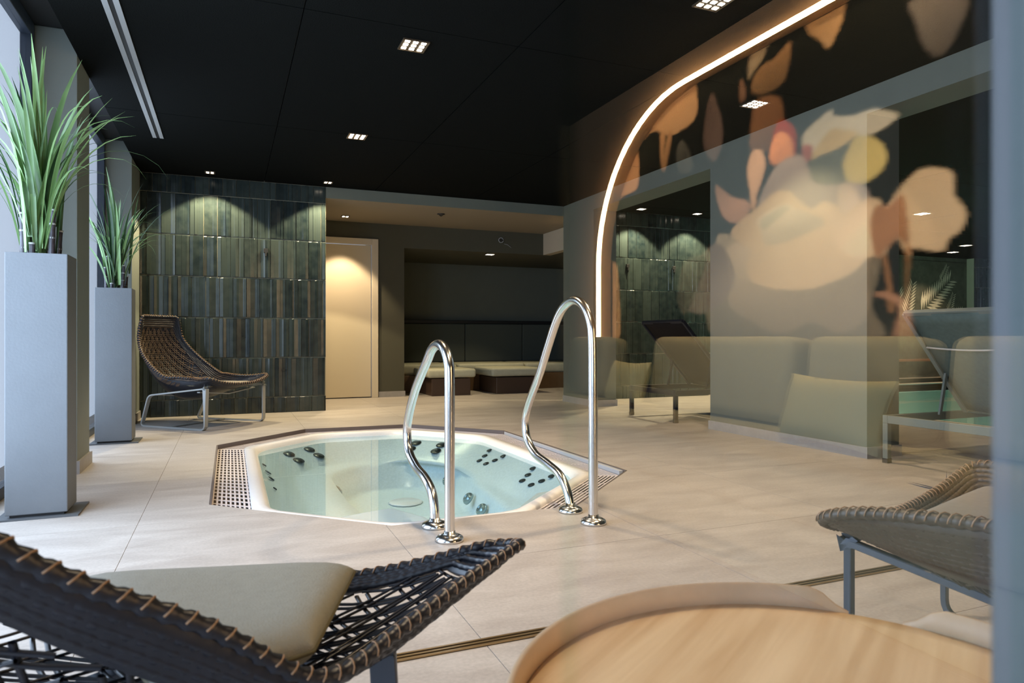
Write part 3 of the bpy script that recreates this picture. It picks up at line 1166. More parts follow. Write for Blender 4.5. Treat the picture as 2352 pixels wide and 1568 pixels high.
def weave_chair(t, sh, fine, mats, gap=0.058, width=0.72, length=1.45, rrope=0.006, bead=0.28, rr=0.0036, band=0.165, sr=0.0028, ssp=0.034, duo=0.14, rows=5, rimr=0.0135, backing=None, soff=0.0025):
    """Rim, dense braided border, stitches and an open star lattice, all parts of t."""
    m_w, m_b, m_s = mats
    step = 0.006 if fine else 0.014
    # rim rope
    loop, _n = sh.border(0.0)
    loop = even(loop, step)
    rad = [rimr + 0.0015 * math.sin(2 * PI * i * step / 0.022) for i in range(len(loop))]
    MB().tube(loop, rad, 8 if fine else 6, True).build('rim', m_w, t)
    # braided border of parallel cords
    bw = MB()
    for k in range(rows):
        ins = 0.035 + k * 0.028
        lp, _n = sh.border(ins)
        lp = even(lp, step)
        ph = k * 1.9
        rd = [rrope * 1.25 * (1.08 - bead + bead * abs(math.sin(PI * i * step / 0.016 + ph))) for i in range(len(lp))]
        bw.tube(lp, rd, 6 if fine else 5, True)
    bw.build('braided_border', m_w, t)['kind'] = 'stuff'
    # solid band behind the cords
    o1, n1 = sh.border(0.015)
    vs, fs = [], []
    insets = (0.01, 0.06, 0.11, band * 0.85, band)
    a0 = None
    loops = []
    for ins in insets:
        lp, nn = sh.border(ins)
        loops.append((lp, nn))
    K = min(len(l[0]) for l in loops)
    for lp, nn in loops:
        for k in range(K):
            i = int(k * len(lp) / K)
            vs.append(lp[i] - nn[i] * 0.003)
    for r_ in range(len(loops) - 1):
        for k in range(K):
            l = (k + 1) % K
            fs.append((r_ * K + k, r_ * K + l, (r_ + 1) * K + l, (r_ + 1) * K + k))
    o = link('border_band', mesh('border_band', vs, fs, True), m_b, t)
    md = o.modifiers.new('thick', 'SOLIDIFY')
    md.thickness = 0.006
    md.offset = 0
    if backing:
        vs, fs = [], []
        for i in range(25):
            for j in range(13):
                u, q = -0.96 + 1.92 * j / 12, 0.02 + 0.96 * i / 24
                vs.append(sh.P(u, q) - sh.N(u, q) * backing)
        for i in range(24):
            for j in range(12):
                fs.append((i * 13 + j, (i + 1) * 13 + j, (i + 1) * 13 + j + 1, i * 13 + j + 1))
        o = link('inner_weave', mesh('inner_weave', vs, fs, True), m_w, t)
        md = o.modifiers.new('thick', 'SOLIDIFY')
        md.thickness = 0.003
    # stitches winding round the rim
    sm = MB()
    lp = even(loop, ssp)
    for i in range(len(lp)):
        a, b = lp[i], lp[(i + 1) % len(lp)]
        d = (b - a).normalized()
        ref = Vector((0, 0, 1))
        s1 = d.cross(ref).normalized()
        s2 = d.cross(s1).normalized()
        pts = []
        for q in range(6):
            ang = -0.2 + q * 0.62
            pts.append(a + d * (0.0028 * q) + (s1 * math.cos(ang) - s2 * math.sin(ang)) * (rimr + soff))
        sm.tube(pts, sr, 5)
    sm.build('stitching', m_s, t)['kind'] = 'stuff'
    # lattice
    lm = MB()
    ulim, t0, t1 = 0.86, 0.075, 0.925
    for ang in (0, 60, 120):
        dx, dy = math.cos(math.radians(ang)), math.sin(math.radians(ang))
        nx, ny = -dy, dx
        k = -30
        while k <= 30:
            for off in ((-duo, duo) if duo else (0,)):
                c = (k + off) * gap
                # line points p = n*c + d*s with x in [-w/2,w/2], y in [0,length] (y measured from middle)
                pts = []
                run = []
                s_ = -1.3
                st_ = 0.035 if fine else 0.05
                while s_ <= 1.3:
                    X = nx * c + dx * s_
                    Y = ny * c + dy * s_
                    u = X / (width / 2)
                    tt = 0.5 + Y / length
                    if abs(u) <= ulim and t0 <= tt <= t1:
                        run.append((u, tt))
                    elif run:
                        pts.append(run)
                        run = []
                    s_ += st_
                if run:
                    pts.append(run)
                for run in pts:
                    if len(run) > 1:
                        lm.tube([sh.P(u, q) + sh.N(u, q) * (0.002 * (ang / 60 - 1)) for u, q in run], rr, 5 if fine else 4, flat=0.6, caps=False)
            k += 1
    lm.build('woven_lattice', m_b, t)['kind'] = 'stuff'


def pad(parent, corners, thick, m, mp, sag=0.02, n=14, name='seat_cushion'):
    """Soft cushion on four corners (a, b, c, d), rounded edges, with a piping line."""
    a, b, c, d = [Vector(p) for p in corners]
    vs, fs = [], []
    N = n

    def prof(x):
        return max(0.0, 1 - abs(2 * x - 1) ** 7) ** 0.5
    nrm = (b - a).cross(d - a).normalized()
    if nrm.z < 0:
        nrm = -nrm
    xs_ = [0, .006, .02, .05, .1, .2, .3, .4, .5, .6, .7, .8, .9, .95, .98, .994, 1]
    for side in (1, -1):
        for i in xs_:
            for j in xs_:
                p = a.lerp(b, i).lerp(d.lerp(c, i), j)
                e = prof(i) * prof(j)
                dip = sag * (math.sin(PI * i) * math.sin(PI * j)) ** 0.8
                vs.append(p + nrm * (side * thick / 2 * e) - Vector((0, 0, dip)))
    k = len(xs_)
    for sd in (0, 1):
        o_ = sd * k * k
        for i in range(k - 1):
            for j in range(k - 1):
                q = (o_ + i * k + j, o_ + (i + 1) * k + j, o_ + (i + 1) * k + j + 1, o_ + i * k + j + 1)
                fs.append(q if sd == 0 else tuple(reversed(q)))
    o = MB().add(vs, fs, True).build(name, m, parent)
    bm = bmesh.new()
    bm.from_mesh(o.data)
    bmesh.ops.remove_doubles(bm, verts=bm.verts, dist=0.0008)
    bmesh.ops.recalc_face_normals(bm, faces=bm.faces)
    bm.to_mesh(o.data)
    bm.free()
    ring = []
    for s_ in np.linspace(0, 1, 20, endpoint=False):
        ring.append((s_, 0))
    for s_ in np.linspace(0, 1, 20, endpoint=False):
        ring.append((1, s_))
    for s_ in np.linspace(1, 0, 20, endpoint=False):
        ring.append((s_, 1))
    for s_ in np.linspace(1, 0, 20, endpoint=False):
        ring.append((0, s_))
    P = [a.lerp(b, i).lerp(d.lerp(c, i), j) - nrm * (thick * 0.06) for i, j in ring]
    MB().tube(P, 0.0028, 6, True).build('piping', mp, o)
    return o


def sled(t, fr, fs_, rr_, rs, wd, m, w=0.038, th=0.014):
    """Side loop of flat bar: rail top front, foot front, foot rear, rail top rear."""
    pts = rounded_path([fr, fs_, rs, rr_, fr], 0.045, 5, True)
    pts = pts[:]
    pts.append(pts[0])
    MB().bar(pts, w, th, wd).build('side_frame', m, t, bevel=0.002, seg=1)


def place(f, w, z, o=(-0.187, 7.0), ang=-43, ws=-0.06):
    a = math.radians(ang)
    w += ws
    return (o[0] + f * math.cos(a) - w * math.sin(a), o[1] + f * math.sin(a) + w * math.cos(a), z)


# chair by the green tiles (local metres: forward, left, up -> world)
ch = thing('woven_chair', (-0.187, 7.0, 0), 'high backed dark woven lounge chair in front of the green tiled wall', 'chair', 'woven lounge chairs')
LE = [(-.50, .215, 1.0), (-.50, .25, .80), (-.36, .31, .62), (-.12, .335, .46), (.02, .29, .445), (.17, .27, .435), (.32, .33, .435), (.44, .385, .46)]
CE = [(-.55, 0, 1.0), (-.56, 0, .80), (-.52, 0, .60), (-.42, 0, .40), (-.24, 0, .25), (0, 0, .24), (.22, 0, .31), (.49, 0, .385)]
RE = [(f, -w, z) for f, w, z in LE]
inv = Vector((0.187, -7.0, 0))
toloc = lambda q: [Vector(place(*p)) + inv for p in q]
sh = Shell(toloc(LE), toloc(CE), toloc(RE))
weave_chair(ch, sh, False, (M['weave'], M['weave_b'], M['stitch']), gap=0.062, sr=0.0028, ssp=0.026, backing=0.008)
pl = lambda f, w, z: tuple(Vector(place(f, w, z)) + inv)
pad(ch, [pl(-.16, .20, .385), pl(.36, .26, .385), pl(.36, -.27, .375), pl(-.16, -.22, .375)], 0.035, M['cushion_g'], M['piping'], sag=0.035)
for s_ in (-1, 1):
    W_ = 0.36 * s_
    rail_f, rail_r = pl(.40, W_, .36), pl(-.25, W_ * .98, .285)
    ft_f, ft_r = pl(.40, W_, .006), pl(-.375, W_ * .9, .006)
    wd_ = Vector(pl(0, 1, 0)) - Vector(pl(0, 0, 0))
    sled(ch, rail_f, ft_f, rail_r, ft_r, wd_, M['chairleg'])
bmid = MB()
for fz in ((-.20, .29), (.30, .325)):
    bmid.bar([pl(fz[0], -.34, fz[1]), pl(fz[0], 0, fz[1] - .035), pl(fz[0], .34, fz[1])], .03, .01, Vector(pl(1, 0, 0)) - Vector(pl(0, 0, 0)))
bmid.bar([pl(-.05, -.33, .008), pl(-.05, .33, .008)], .03, .008, Vector(pl(1, 0, 0)) - Vector(pl(0, 0, 0)))
bmid.build('cross_bar', M['chairleg'], ch)

# near left chair
o0 = Vector((0.05, 0.98, 0))
ch = thing('woven_chair', o0, 'dark blurred woven lounge chair with sage cushion, nearest at bottom left', 'chair', 'woven lounge chairs')
rel = lambda q: [Vector(p) - o0 for p in q]
R_ = rel([(-.40, .60, .95), (-.30, .63, .80), (-.173, .680, .628), (-.0175, .725, .518), (.095, .775, .425), (.20, .86, .425), (.32, .955, .44), (.445, 1.045, .455)])
L_ = rel([(-.62, 1.05, .95), (-.58, 1.1, .80), (-.52, 1.17, .62), (-.40, 1.27, .46), (-.235, 1.34, .375), (-.02, 1.29, .37), (.225, 1.205, .385), (.41, 1.13, .435)])
C_ = rel([(-.55, .82, .95), (-.52, .84, .78), (-.45, .88, .58), (-.33, .94, .40), (-.12, 1.0, .335), (.09, 1.02, .33), (.26, 1.04, .365), (.455, 1.10, .44)])
sh = Shell(L_, C_, R_)
weave_chair(ch, sh, True, (M['weave'], M['weave'], M['stitch']), gap=0.058, width=0.62, length=1.35, bead=0.3, rr=0.0040, band=0.14, sr=0.0013, ssp=0.022, duo=0.13, rows=4, rimr=0.009, soff=0.0009)
pad(ch, rel([(-.23, 1.29, .405), (.195, 1.155, .412), (.092, .83, .435), (-.06, .76, .44)]), 0.06, M['cushion'], M['piping'], sag=0.006)
wd_ = Vector((.94, -.35, 0))
for q in (0, 1):
    dx = Vector((-.09, .24, 0)) * q
    sled(ch, *[Vector(p) - o0 + dx for p in ((.205, .98, .35), (.222, .975, .006), (-.20, .86, .29), (-.27, .84, .006))], wd_, M['chairleg_d'])

# near right chair, facing the hot tub
o0 = Vector((1.5, .85, 0))
ch = thing('woven_chair', o0, 'taupe woven lounge chair at the right edge, behind the round table', 'chair', 'woven lounge chairs')
L_ = rel([(1.36, .33, 1.0), (1.30, .38, .80), (1.20, .50, .62), (1.13, .60, .515), (1.10, .72, .503), (1.085, .82, .492), (1.072, .92, .475), (1.055, 1.0, .455)])
R_ = rel([(1.60, .36, 1.0), (1.66, .44, .82), (1.76, .55, .66), (1.85, .68, .52), (1.86, .84, .46), (1.87, .98, .45), (1.89, 1.12, .455), (1.91, 1.25, .465)])
C_ = rel([(1.47, .29, 1.0), (1.48, .32, .75), (1.49, .38, .5), (1.49, .50, .35), (1.49, .68, .285), (1.49, .86, .28), (1.50, 1.02, .32), (1.49, 1.17, .375)])
sh = Shell(L_, C_, R_)
weave_chair(ch, sh, True, (M['weave_t'], M['weave_t'], M['stitch']), gap=0.06, width=0.75, length=1.3, band=0.28, rows=7, sr=0.0014, ssp=0.018, bead=0.4, rimr=0.011)
pad(ch, rel([(1.22, .62, .41), (1.25, 1.02, .395), (1.76, 1.13, .425), (1.78, .62, .42)]), 0.045, M['cushion_g'], M['piping'], sag=0.03)
for pts in (((1.234, 1.079, .36), (1.234, 1.079, .006), (1.30, .45, .295), (1.31, .36, .006)), ((1.90, 1.335, .36), (1.90, 1.335, .006), (1.93, .70, .295), (1.95, .60, .006))):
    sled(ch, *[Vector(p) - o0 for p in pts], Vector((.93, .2, 0)), M['chairleg_d'], w=0.020, th=0.016)


# ------------------------------------------------------------ round oak tray table
tx, ty = 0.512, 0.452
TR, TZ = 0.303, 0.445
tb_ = thing('tray_table', (tx, ty, 0), 'round pale oak tray table with raised rim and a hand gap', 'table')
MB().lathe([(TR - 0.012, TZ - 0.02), (TR - 0.006, TZ - 0.018), (TR - 0.006, TZ - 0.0005), (TR - 0.03, TZ)], (0, 0, 0), 96).build('tabletop', M['oak'], tb_)


def rim_part(a0, a1, name):
    vs, fs = [], []
    n = max(8, int(abs(a1 - a0) / 0.05))
    for i in range(n + 1):
        a = a0 + (a1 - a0) * i / n
        de = min(a - a0, a1 - a) * TR
        k = min(1.0, de / 0.045)
        hh = 0.026 * (k * k * (3 - 2 * k)) + 0.0004
        for r_, z in ((TR - .005, TZ - .02), (TR + .004, TZ - .02), (TR + .004, TZ + hh - .001), (TR + .001, TZ + hh), (TR - .004, TZ + hh - .001)):
            vs.append((r_ * math.cos(a), r_ * math.sin(a), z))
    for i in range(n):
        for k in range(5):
            l = (k + 1) % 5
            fs.append((i * 5 + k, i * 5 + l, i * 5 + 5 + l, i * 5 + 5 + k))
    fs += [(4, 3, 2, 1, 0), tuple(n * 5 + k for k in range(5))]
    MB().add(vs, fs, True).build(name, M['oakrim'], tb_)


G0 = math.atan2(0.642 - ty, 0.733 - tx)
G1 = math.atan2(0.597 - ty, 0.773 - tx)
rim_part(G0, G1 + PI, 'rim')
rim_part(G0 + PI, G1 + 2 * PI, 'rim')
for k in range(3):
    a = k * 2 * PI / 3 + 0.3
    MB().tube([(0.20 * math.cos(a), 0.20 * math.sin(a), TZ - 0.02), (0.25 * math.cos(a), 0.25 * math.sin(a), 0.0)], 0.011, 10).build('leg', M['chairleg_d'], tb_)
MB().tube([(0.235 * math.cos(a), 0.235 * math.sin(a), 0.10) for a in [k * PI / 16 for k in range(32)]], 0.006, 8, True).build('leg_ring', M['chairleg_d'], tb_)


# ------------------------------------------------------------ alcove bench
def soft_box(x0, x1, y0, y1, z0, z1, r, name, m, parent):
    o = box(name, m, x0, x1, y0, y1, z0, z1, parent, bevel=r, seg=4)
    for p in o.data.polygons:
        p.use_smooth = True
    return o


bp = thing('wall_panel_backrest', (0, 0, 0), 'dark upholstered back panels behind the alcove bench', 'backrest')
for k in range(5):
    x0 = 1.56 + 1.04 * k
    soft_box(max(x0, 2.215) + .004, min(x0 + 1.04, 6.19) - .004, 10.80, 10.895, 0.40, 1.03, 0.02, 'panel', M['benchback'], bp)
box('ledge', M['black'], 2.215, 6.19, 10.76, 10.897, 1.035, 1.085, bp, 0.004, 1)
bn = thing('alcove_bench', (0, 0, 0), 'long brown wooden alcove bench with two projecting footrest blocks', 'bench')
box('base', M['benchwood'], 2.215, 6.19, 9.78, 10.79, 0.0, 0.245, bn, 0.004, 1)
box('block', M['benchdark'], 2.56, 3.12, 9.02, 9.775, 0.0, 0.235, bn, 0.006, 1)
box('block', M['benchdark'], 3.52, 4.14, 9.05, 9.775, 0.0, 0.235, bn, 0.006, 1)
for x0, x1, y0, y1, z1, lab in ((2.50, 3.20, 9.00, 9.805, 0.365, 'light olive cushion on the left projecting block of the bench'),
                                (3.44, 4.22, 9.02, 9.80, 0.365, 'light olive cushion on the right projecting block of the bench'),
                                (2.24, 3.18, 9.82, 10.78, 0.40, 'rear olive seat cushion at the left end of the bench'),
                                (3.20, 4.30, 9.82, 10.78, 0.40, 'rear olive seat cushion behind the right projecting block'),
                                (4.32, 5.40, 9.82, 10.78, 0.40, 'rear olive seat cushion at the right end by the pillar')):
    o = soft_box(x0, x1, y0, y1, 0.247 if y0 > 9.5 else 0.247, z1, 0.045, 'bench_cushion', M['benchfab'], None)
    for v in o.data.vertices:
        u = (v.co.x - x0) / (x1 - x0)
        w = (v.co.y - y0) / (y1 - y0)
        if v.co.z > 0.3:
            v.co.z += 0.018 * math.sin(PI * min(max(u, 0), 1)) * math.sin(PI * min(max(w, 0), 1))
    tag(o, lab, 'cushion', 'olive bench cushions')


# ------------------------------------------------------------ pool loungers
def lounger(x, y0, y1, mf, ms, label, strap=False):
    t = thing('sun_lounger', (x, y0, 0), label, 'sun lounger', 'pool loungers beyond the wall block')
    W = y1 - y0
    L = 1.95
    zt, zb = 0.305, 0.255
    s = 0.036
    for nm, b in (('rail', (0, L, 0, s, zb, zt)), ('rail', (0, L, W - s, W, zb, zt)), ('rail', (0, s, s, W - s, zb, zt)), ('rail', (L - s, L, s, W - s, zb, zt))):
        box(nm, mf, *b, parent=t, bevel=0.002, seg=1)
    for a in (0, L - s):
        for b in (0, W - s):
            lg = box('leg', mf, a, a + s, b, b + s, 0.0, zb, t, 0.002, 1)
            box('foot_cap', M['black'], a - .001, a + s + .001, b - .001, b + s + .001, 0.0, 0.03, lg)
    # seat sling
    hx = 0.72
    sg = MB()
    n = 10
    vs, fs = [], []
    for i in range(n + 1):
        for j in range(7):
            u, v = i / n, j / 6
            vs.append((hx + (L - hx - s) * u, s + (W - 2 * s) * v, zt - 0.004 - 0.025 * math.sin(PI * v) * math.sin(PI * u)))
    for i in range(n):
        for j in range(6):
            fs.append((i * 7 + j, (i + 1) * 7 + j, (i + 1) * 7 + j + 1, i * 7 + j + 1))
    o = link('seat_sling', mesh('seat_sling', vs, fs, True), ms, t)
    md = o.modifiers.new('t', 'SOLIDIFY')
    md.thickness = 0.004
    # raised back, hinged at hx, leaning out over the head end
    top = Vector((0.13, 0, 0.955))
    hin = Vector((hx, 0, zt))
    bk = MB()
    d = (top - hin)
    bk.bar([hin + Vector((0, s + .02, 0)), top + Vector((0, s + .02, 0))], 0.03, 0.03, (0, 1, 0))
    bk.bar([hin + Vector((0, W - s - .02, 0)), top + Vector((0, W - s - .02, 0))], 0.03, 0.03, (0, 1, 0))
    bk.bar([top + Vector((0, s + .02, 0)), top + Vector((0, W - s - .02, 0))], 0.03, 0.03, Vector((d.z, 0, -d.x)))
    bk.build('back_frame', mf, t, 0.002, 1)
    vs, fs = [], []
    up = Vector((-d.z, 0, d.x)).normalized()
    if up.z > 0:
        up = -up
    for i in range(n + 1):
        for j in range(9):
            u, v = i / n, j / 8
            p = hin.lerp(top, 0.02 + 0.98 * u) + Vector((0, s + .03 + (W - 2 * s - .06) * v, 0))
            p += up * (0.05 * math.sin(PI * v) * (0.4 + 0.6 * math.sin(PI * min(u * 1.4, 1))))
            vs.append(p)
    for i in range(n):
        for j in range(8):
            fs.append((i * 9 + j, (i + 1) * 9 + j, (i + 1) * 9 + j + 1, i * 9 + j + 1))
    o = link('back_sling', mesh('back_sling', vs, fs, True), ms, t)
    md = o.modifiers.new('t', 'SOLIDIFY')
    md.thickness = 0.004
    mid = hin.lerp(top, 0.40)
    sp = MB()
    for b in (s + 0.045, W - s - 0.045):
        sp.bar([(mid.x, b, mid.z), (mid.x - 0.06, b, zt - 0.01)], 0.014, 0.022, (0, 1, 0))
    sp.build('strut', mf, t)
    # head pillow roll strapped behind the top of the back
    if not strap:
        return t
    hp = []
    for i in range(9):
        v = i / 8
        hp.append(hin.lerp(top, 0.70) + Vector((0, s + .06 + (W - 2 * s - .12) * v, 0)) + up * (0.035 + 0.02 * math.sin(PI * v)))
    MB().tube(hp, 0.006, 6).build('strap', M['coping'], t)
    return t


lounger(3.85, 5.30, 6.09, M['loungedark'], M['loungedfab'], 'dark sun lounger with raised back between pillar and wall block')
lounger(3.87, 2.36, 3.13, M['loungeframe'], M['loungefab'], 'grey green sun lounger with raised sling back right of the wall block', True)

# ------------------------------------------------------------ pool hall
pl_ = thing('swimming_pool', (0, 0, 0), 'turquoise swimming pool behind the grey green lounger', 'pool')
for nm, P_ in (('basin', POOL), ('overflow_basin', POOL2)):
    x0, x1, y0, y1 = P_
    vs = [(x0, y0, -.005), (x1, y0, -.005), (x1, y1, -.005), (x0, y1, -.005), (x0, y0, -1.2 if nm == 'basin' else -.3), (x1, y0, -1.2 if nm == 'basin' else -.3), (x1, y1, -1.2 if nm == 'basin' else -.3), (x0, y1, -1.2 if nm == 'basin' else -.3)]
    link(nm, mesh(nm, vs, [(0, 1, 5, 4), (1, 2, 6, 5), (2, 3, 7, 6), (3, 0, 4, 7), (4, 5, 6, 7)]), M['pooltile'], pl_)
    link('water', mesh('water', [(x0, y0, -.06), (x1, y0, -.06), (x1, y1, -.06), (x0, y1, -.06)], [(0, 1, 2, 3)]), M['poolwater'], pl_)
MB().box(POOL[0] - .02, POOL[1], POOL[3], POOL2[2], 0.0, 0.012).box(POOL[0] - .16, POOL[0], POOL[2], POOL2[3], 0.0, 0.008).build('coping', M['coping'], pl_)
d_ = area_light('pool_fill', (6.34, 5.9, -0.55), (3.6, 0.5), (1, 0, -0.15), 160, (0.75, 1.0, 0.88))  # added underwater fill that brightens the water, no fixture
ld = tag(box('pool_ledge', M['ledge'], 12.0, 16.0, 9.42, 9.6, 0.33, 0.37), 'narrow red brown ledge on the dark wall across the pool', 'ledge')
# palm wallpaper on the end wall
pw = thing('palm_wallpaper', (12.3, 9.585, 1.14), 'pale palm leaves printed on the dark wallpaper across the pool', 'wallpaper')
box('paper', M['palmbg'], 0, 1.95, 0, 0.012, 0, 1.22, pw)
rp = random.Random(5)
for (cx0, cz0, ang, ln, nb) in ((0.55, 0.1, 38, 1.25, 13), (0.2, 0.0, 75, 0.8, 10), (1.1, 0.0, 15, 0.8, 10), (1.2, 0.75, 60, 0.45, 8), (0.05, 0.35, 100, 0.55, 8), (1.45, 0.1, 70, 0.5, 8)):
    fr = MB()
    a = math.radians(ang)
    for k in range(nb):
        s = (k + 1.5) / (nb + 1.5)
        px_, pz_ = cx0 + math.cos(a) * ln * s, cz0 + math.sin(a) * ln * s
        for sd in (-1, 1):
            b = a + sd * math.radians(38 + 10 * (1 - s))
            l = ln * 0.36 * (1 - 0.45 * s)
            ex, ez = px_ + math.cos(b) * l, pz_ + math.sin(b) * l
            nx, nz = -math.sin(b) * l * .09, math.cos(b) * l * .09
            mx_, mz_ = (px_ + ex) / 2, (pz_ + ez) / 2
            pts = [(px_, pz_), (mx_ + nx, mz_ + nz), (ex, ez), (mx_ - nx, mz_ - nz)]
            if all(0.01 < q[0] < 1.94 and 0.01 < q[1] < 1.21 for q in pts):
                fr.add([(q[0], -0.002 - 0.0003 * k, q[1]) for q in pts], [(0, 1, 2, 3)])
    if fr.v:
        fr.build('palm_frond', M['palm'], pw)
gw = struct(box('wall_tiled_pool', M['tgrout'], 14.35, 15.75, 9.45, 9.60, 0, 2.45))
for k in range(10):
    for r_, (z0, z1) in enumerate(zip(ROWS[:-1], ROWS[1:])):
        t_ = link('wall_tile', random.choice(TILES))
        t_.location = (14.352 + 0.139 * k, 9.449, z0 + .0015)
        t_.scale = (0.136 / 0.127, 1, (z1 - z0 - .003) / .417)
        t_.parent = gw

# ------------------------------------------------------------ near room: arched niche with mural and sofa (seen mirrored in the glass)
YM = 0.24          # mirror plane at y = 0.12: a point seen at depth v stands at YM - v
AX = 2.46


def arch_pts(n=16):
    P_ = [(4.262, 0.0), (4.262, 0.5), (4.262, 1.30)]
    for k in range(1, n + 1):
        a = PI / 2 * k / n
        P_.append((3.272 + 0.99 * math.cos(a), 1.30 + 0.99 * math.sin(a)))
    for k in range(n + 1):
        a = PI / 2 + PI / 2 * k / n
        P_.append((1.60 + 0.99 * math.cos(a), 1.30 + 0.99 * math.sin(a)))
    P_.append((0.61, 0.0))
    return P_


A_ = arch_pts()
outer = []
for (v, z) in A_:
    if z <= 1.30:
        outer.append((4.94 if v > 2.4 else 0.20, z))
    else:
        c = 3.272 if v > 2.43 else 1.60
        outer.append((v + (4.94 - v) * max(0, (v - 3.272)) / 0.99 if v > 2.43 else v - (v - 0.20) * max(0, (1.60 - v)) / 0.99, 2.45))
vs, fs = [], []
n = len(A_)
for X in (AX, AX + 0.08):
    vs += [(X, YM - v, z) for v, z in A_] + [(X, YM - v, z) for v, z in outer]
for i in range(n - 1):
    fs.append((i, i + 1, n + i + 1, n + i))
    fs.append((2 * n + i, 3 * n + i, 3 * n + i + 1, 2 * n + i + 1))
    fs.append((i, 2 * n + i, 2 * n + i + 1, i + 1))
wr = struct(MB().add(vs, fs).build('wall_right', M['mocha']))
struct(box('wall_right_core', M['wall_d'], 2.60, 2.72, -4.7, 0.04, 0, 2.47))
# LED strip following the arch
lp = [(AX - 0.030, YM - v, z) for v, z in A_]
lp = [Vector((p[0], p[1] + (0.012 if i == 0 else 0), p[2])) for i, p in enumerate(lp)]
cen = Vector((AX, YM - 2.43, 1.2))
lp = [p + (cen - p).normalized() * 0.014 for p in lp]
o = MB().bar(lp, 0.02, 0.02, (1, 0, 0)).build('led_strip', M['led'])
tag(o, 'bright warm LED strip following the arch, mirrored in the glass', 'light strip')
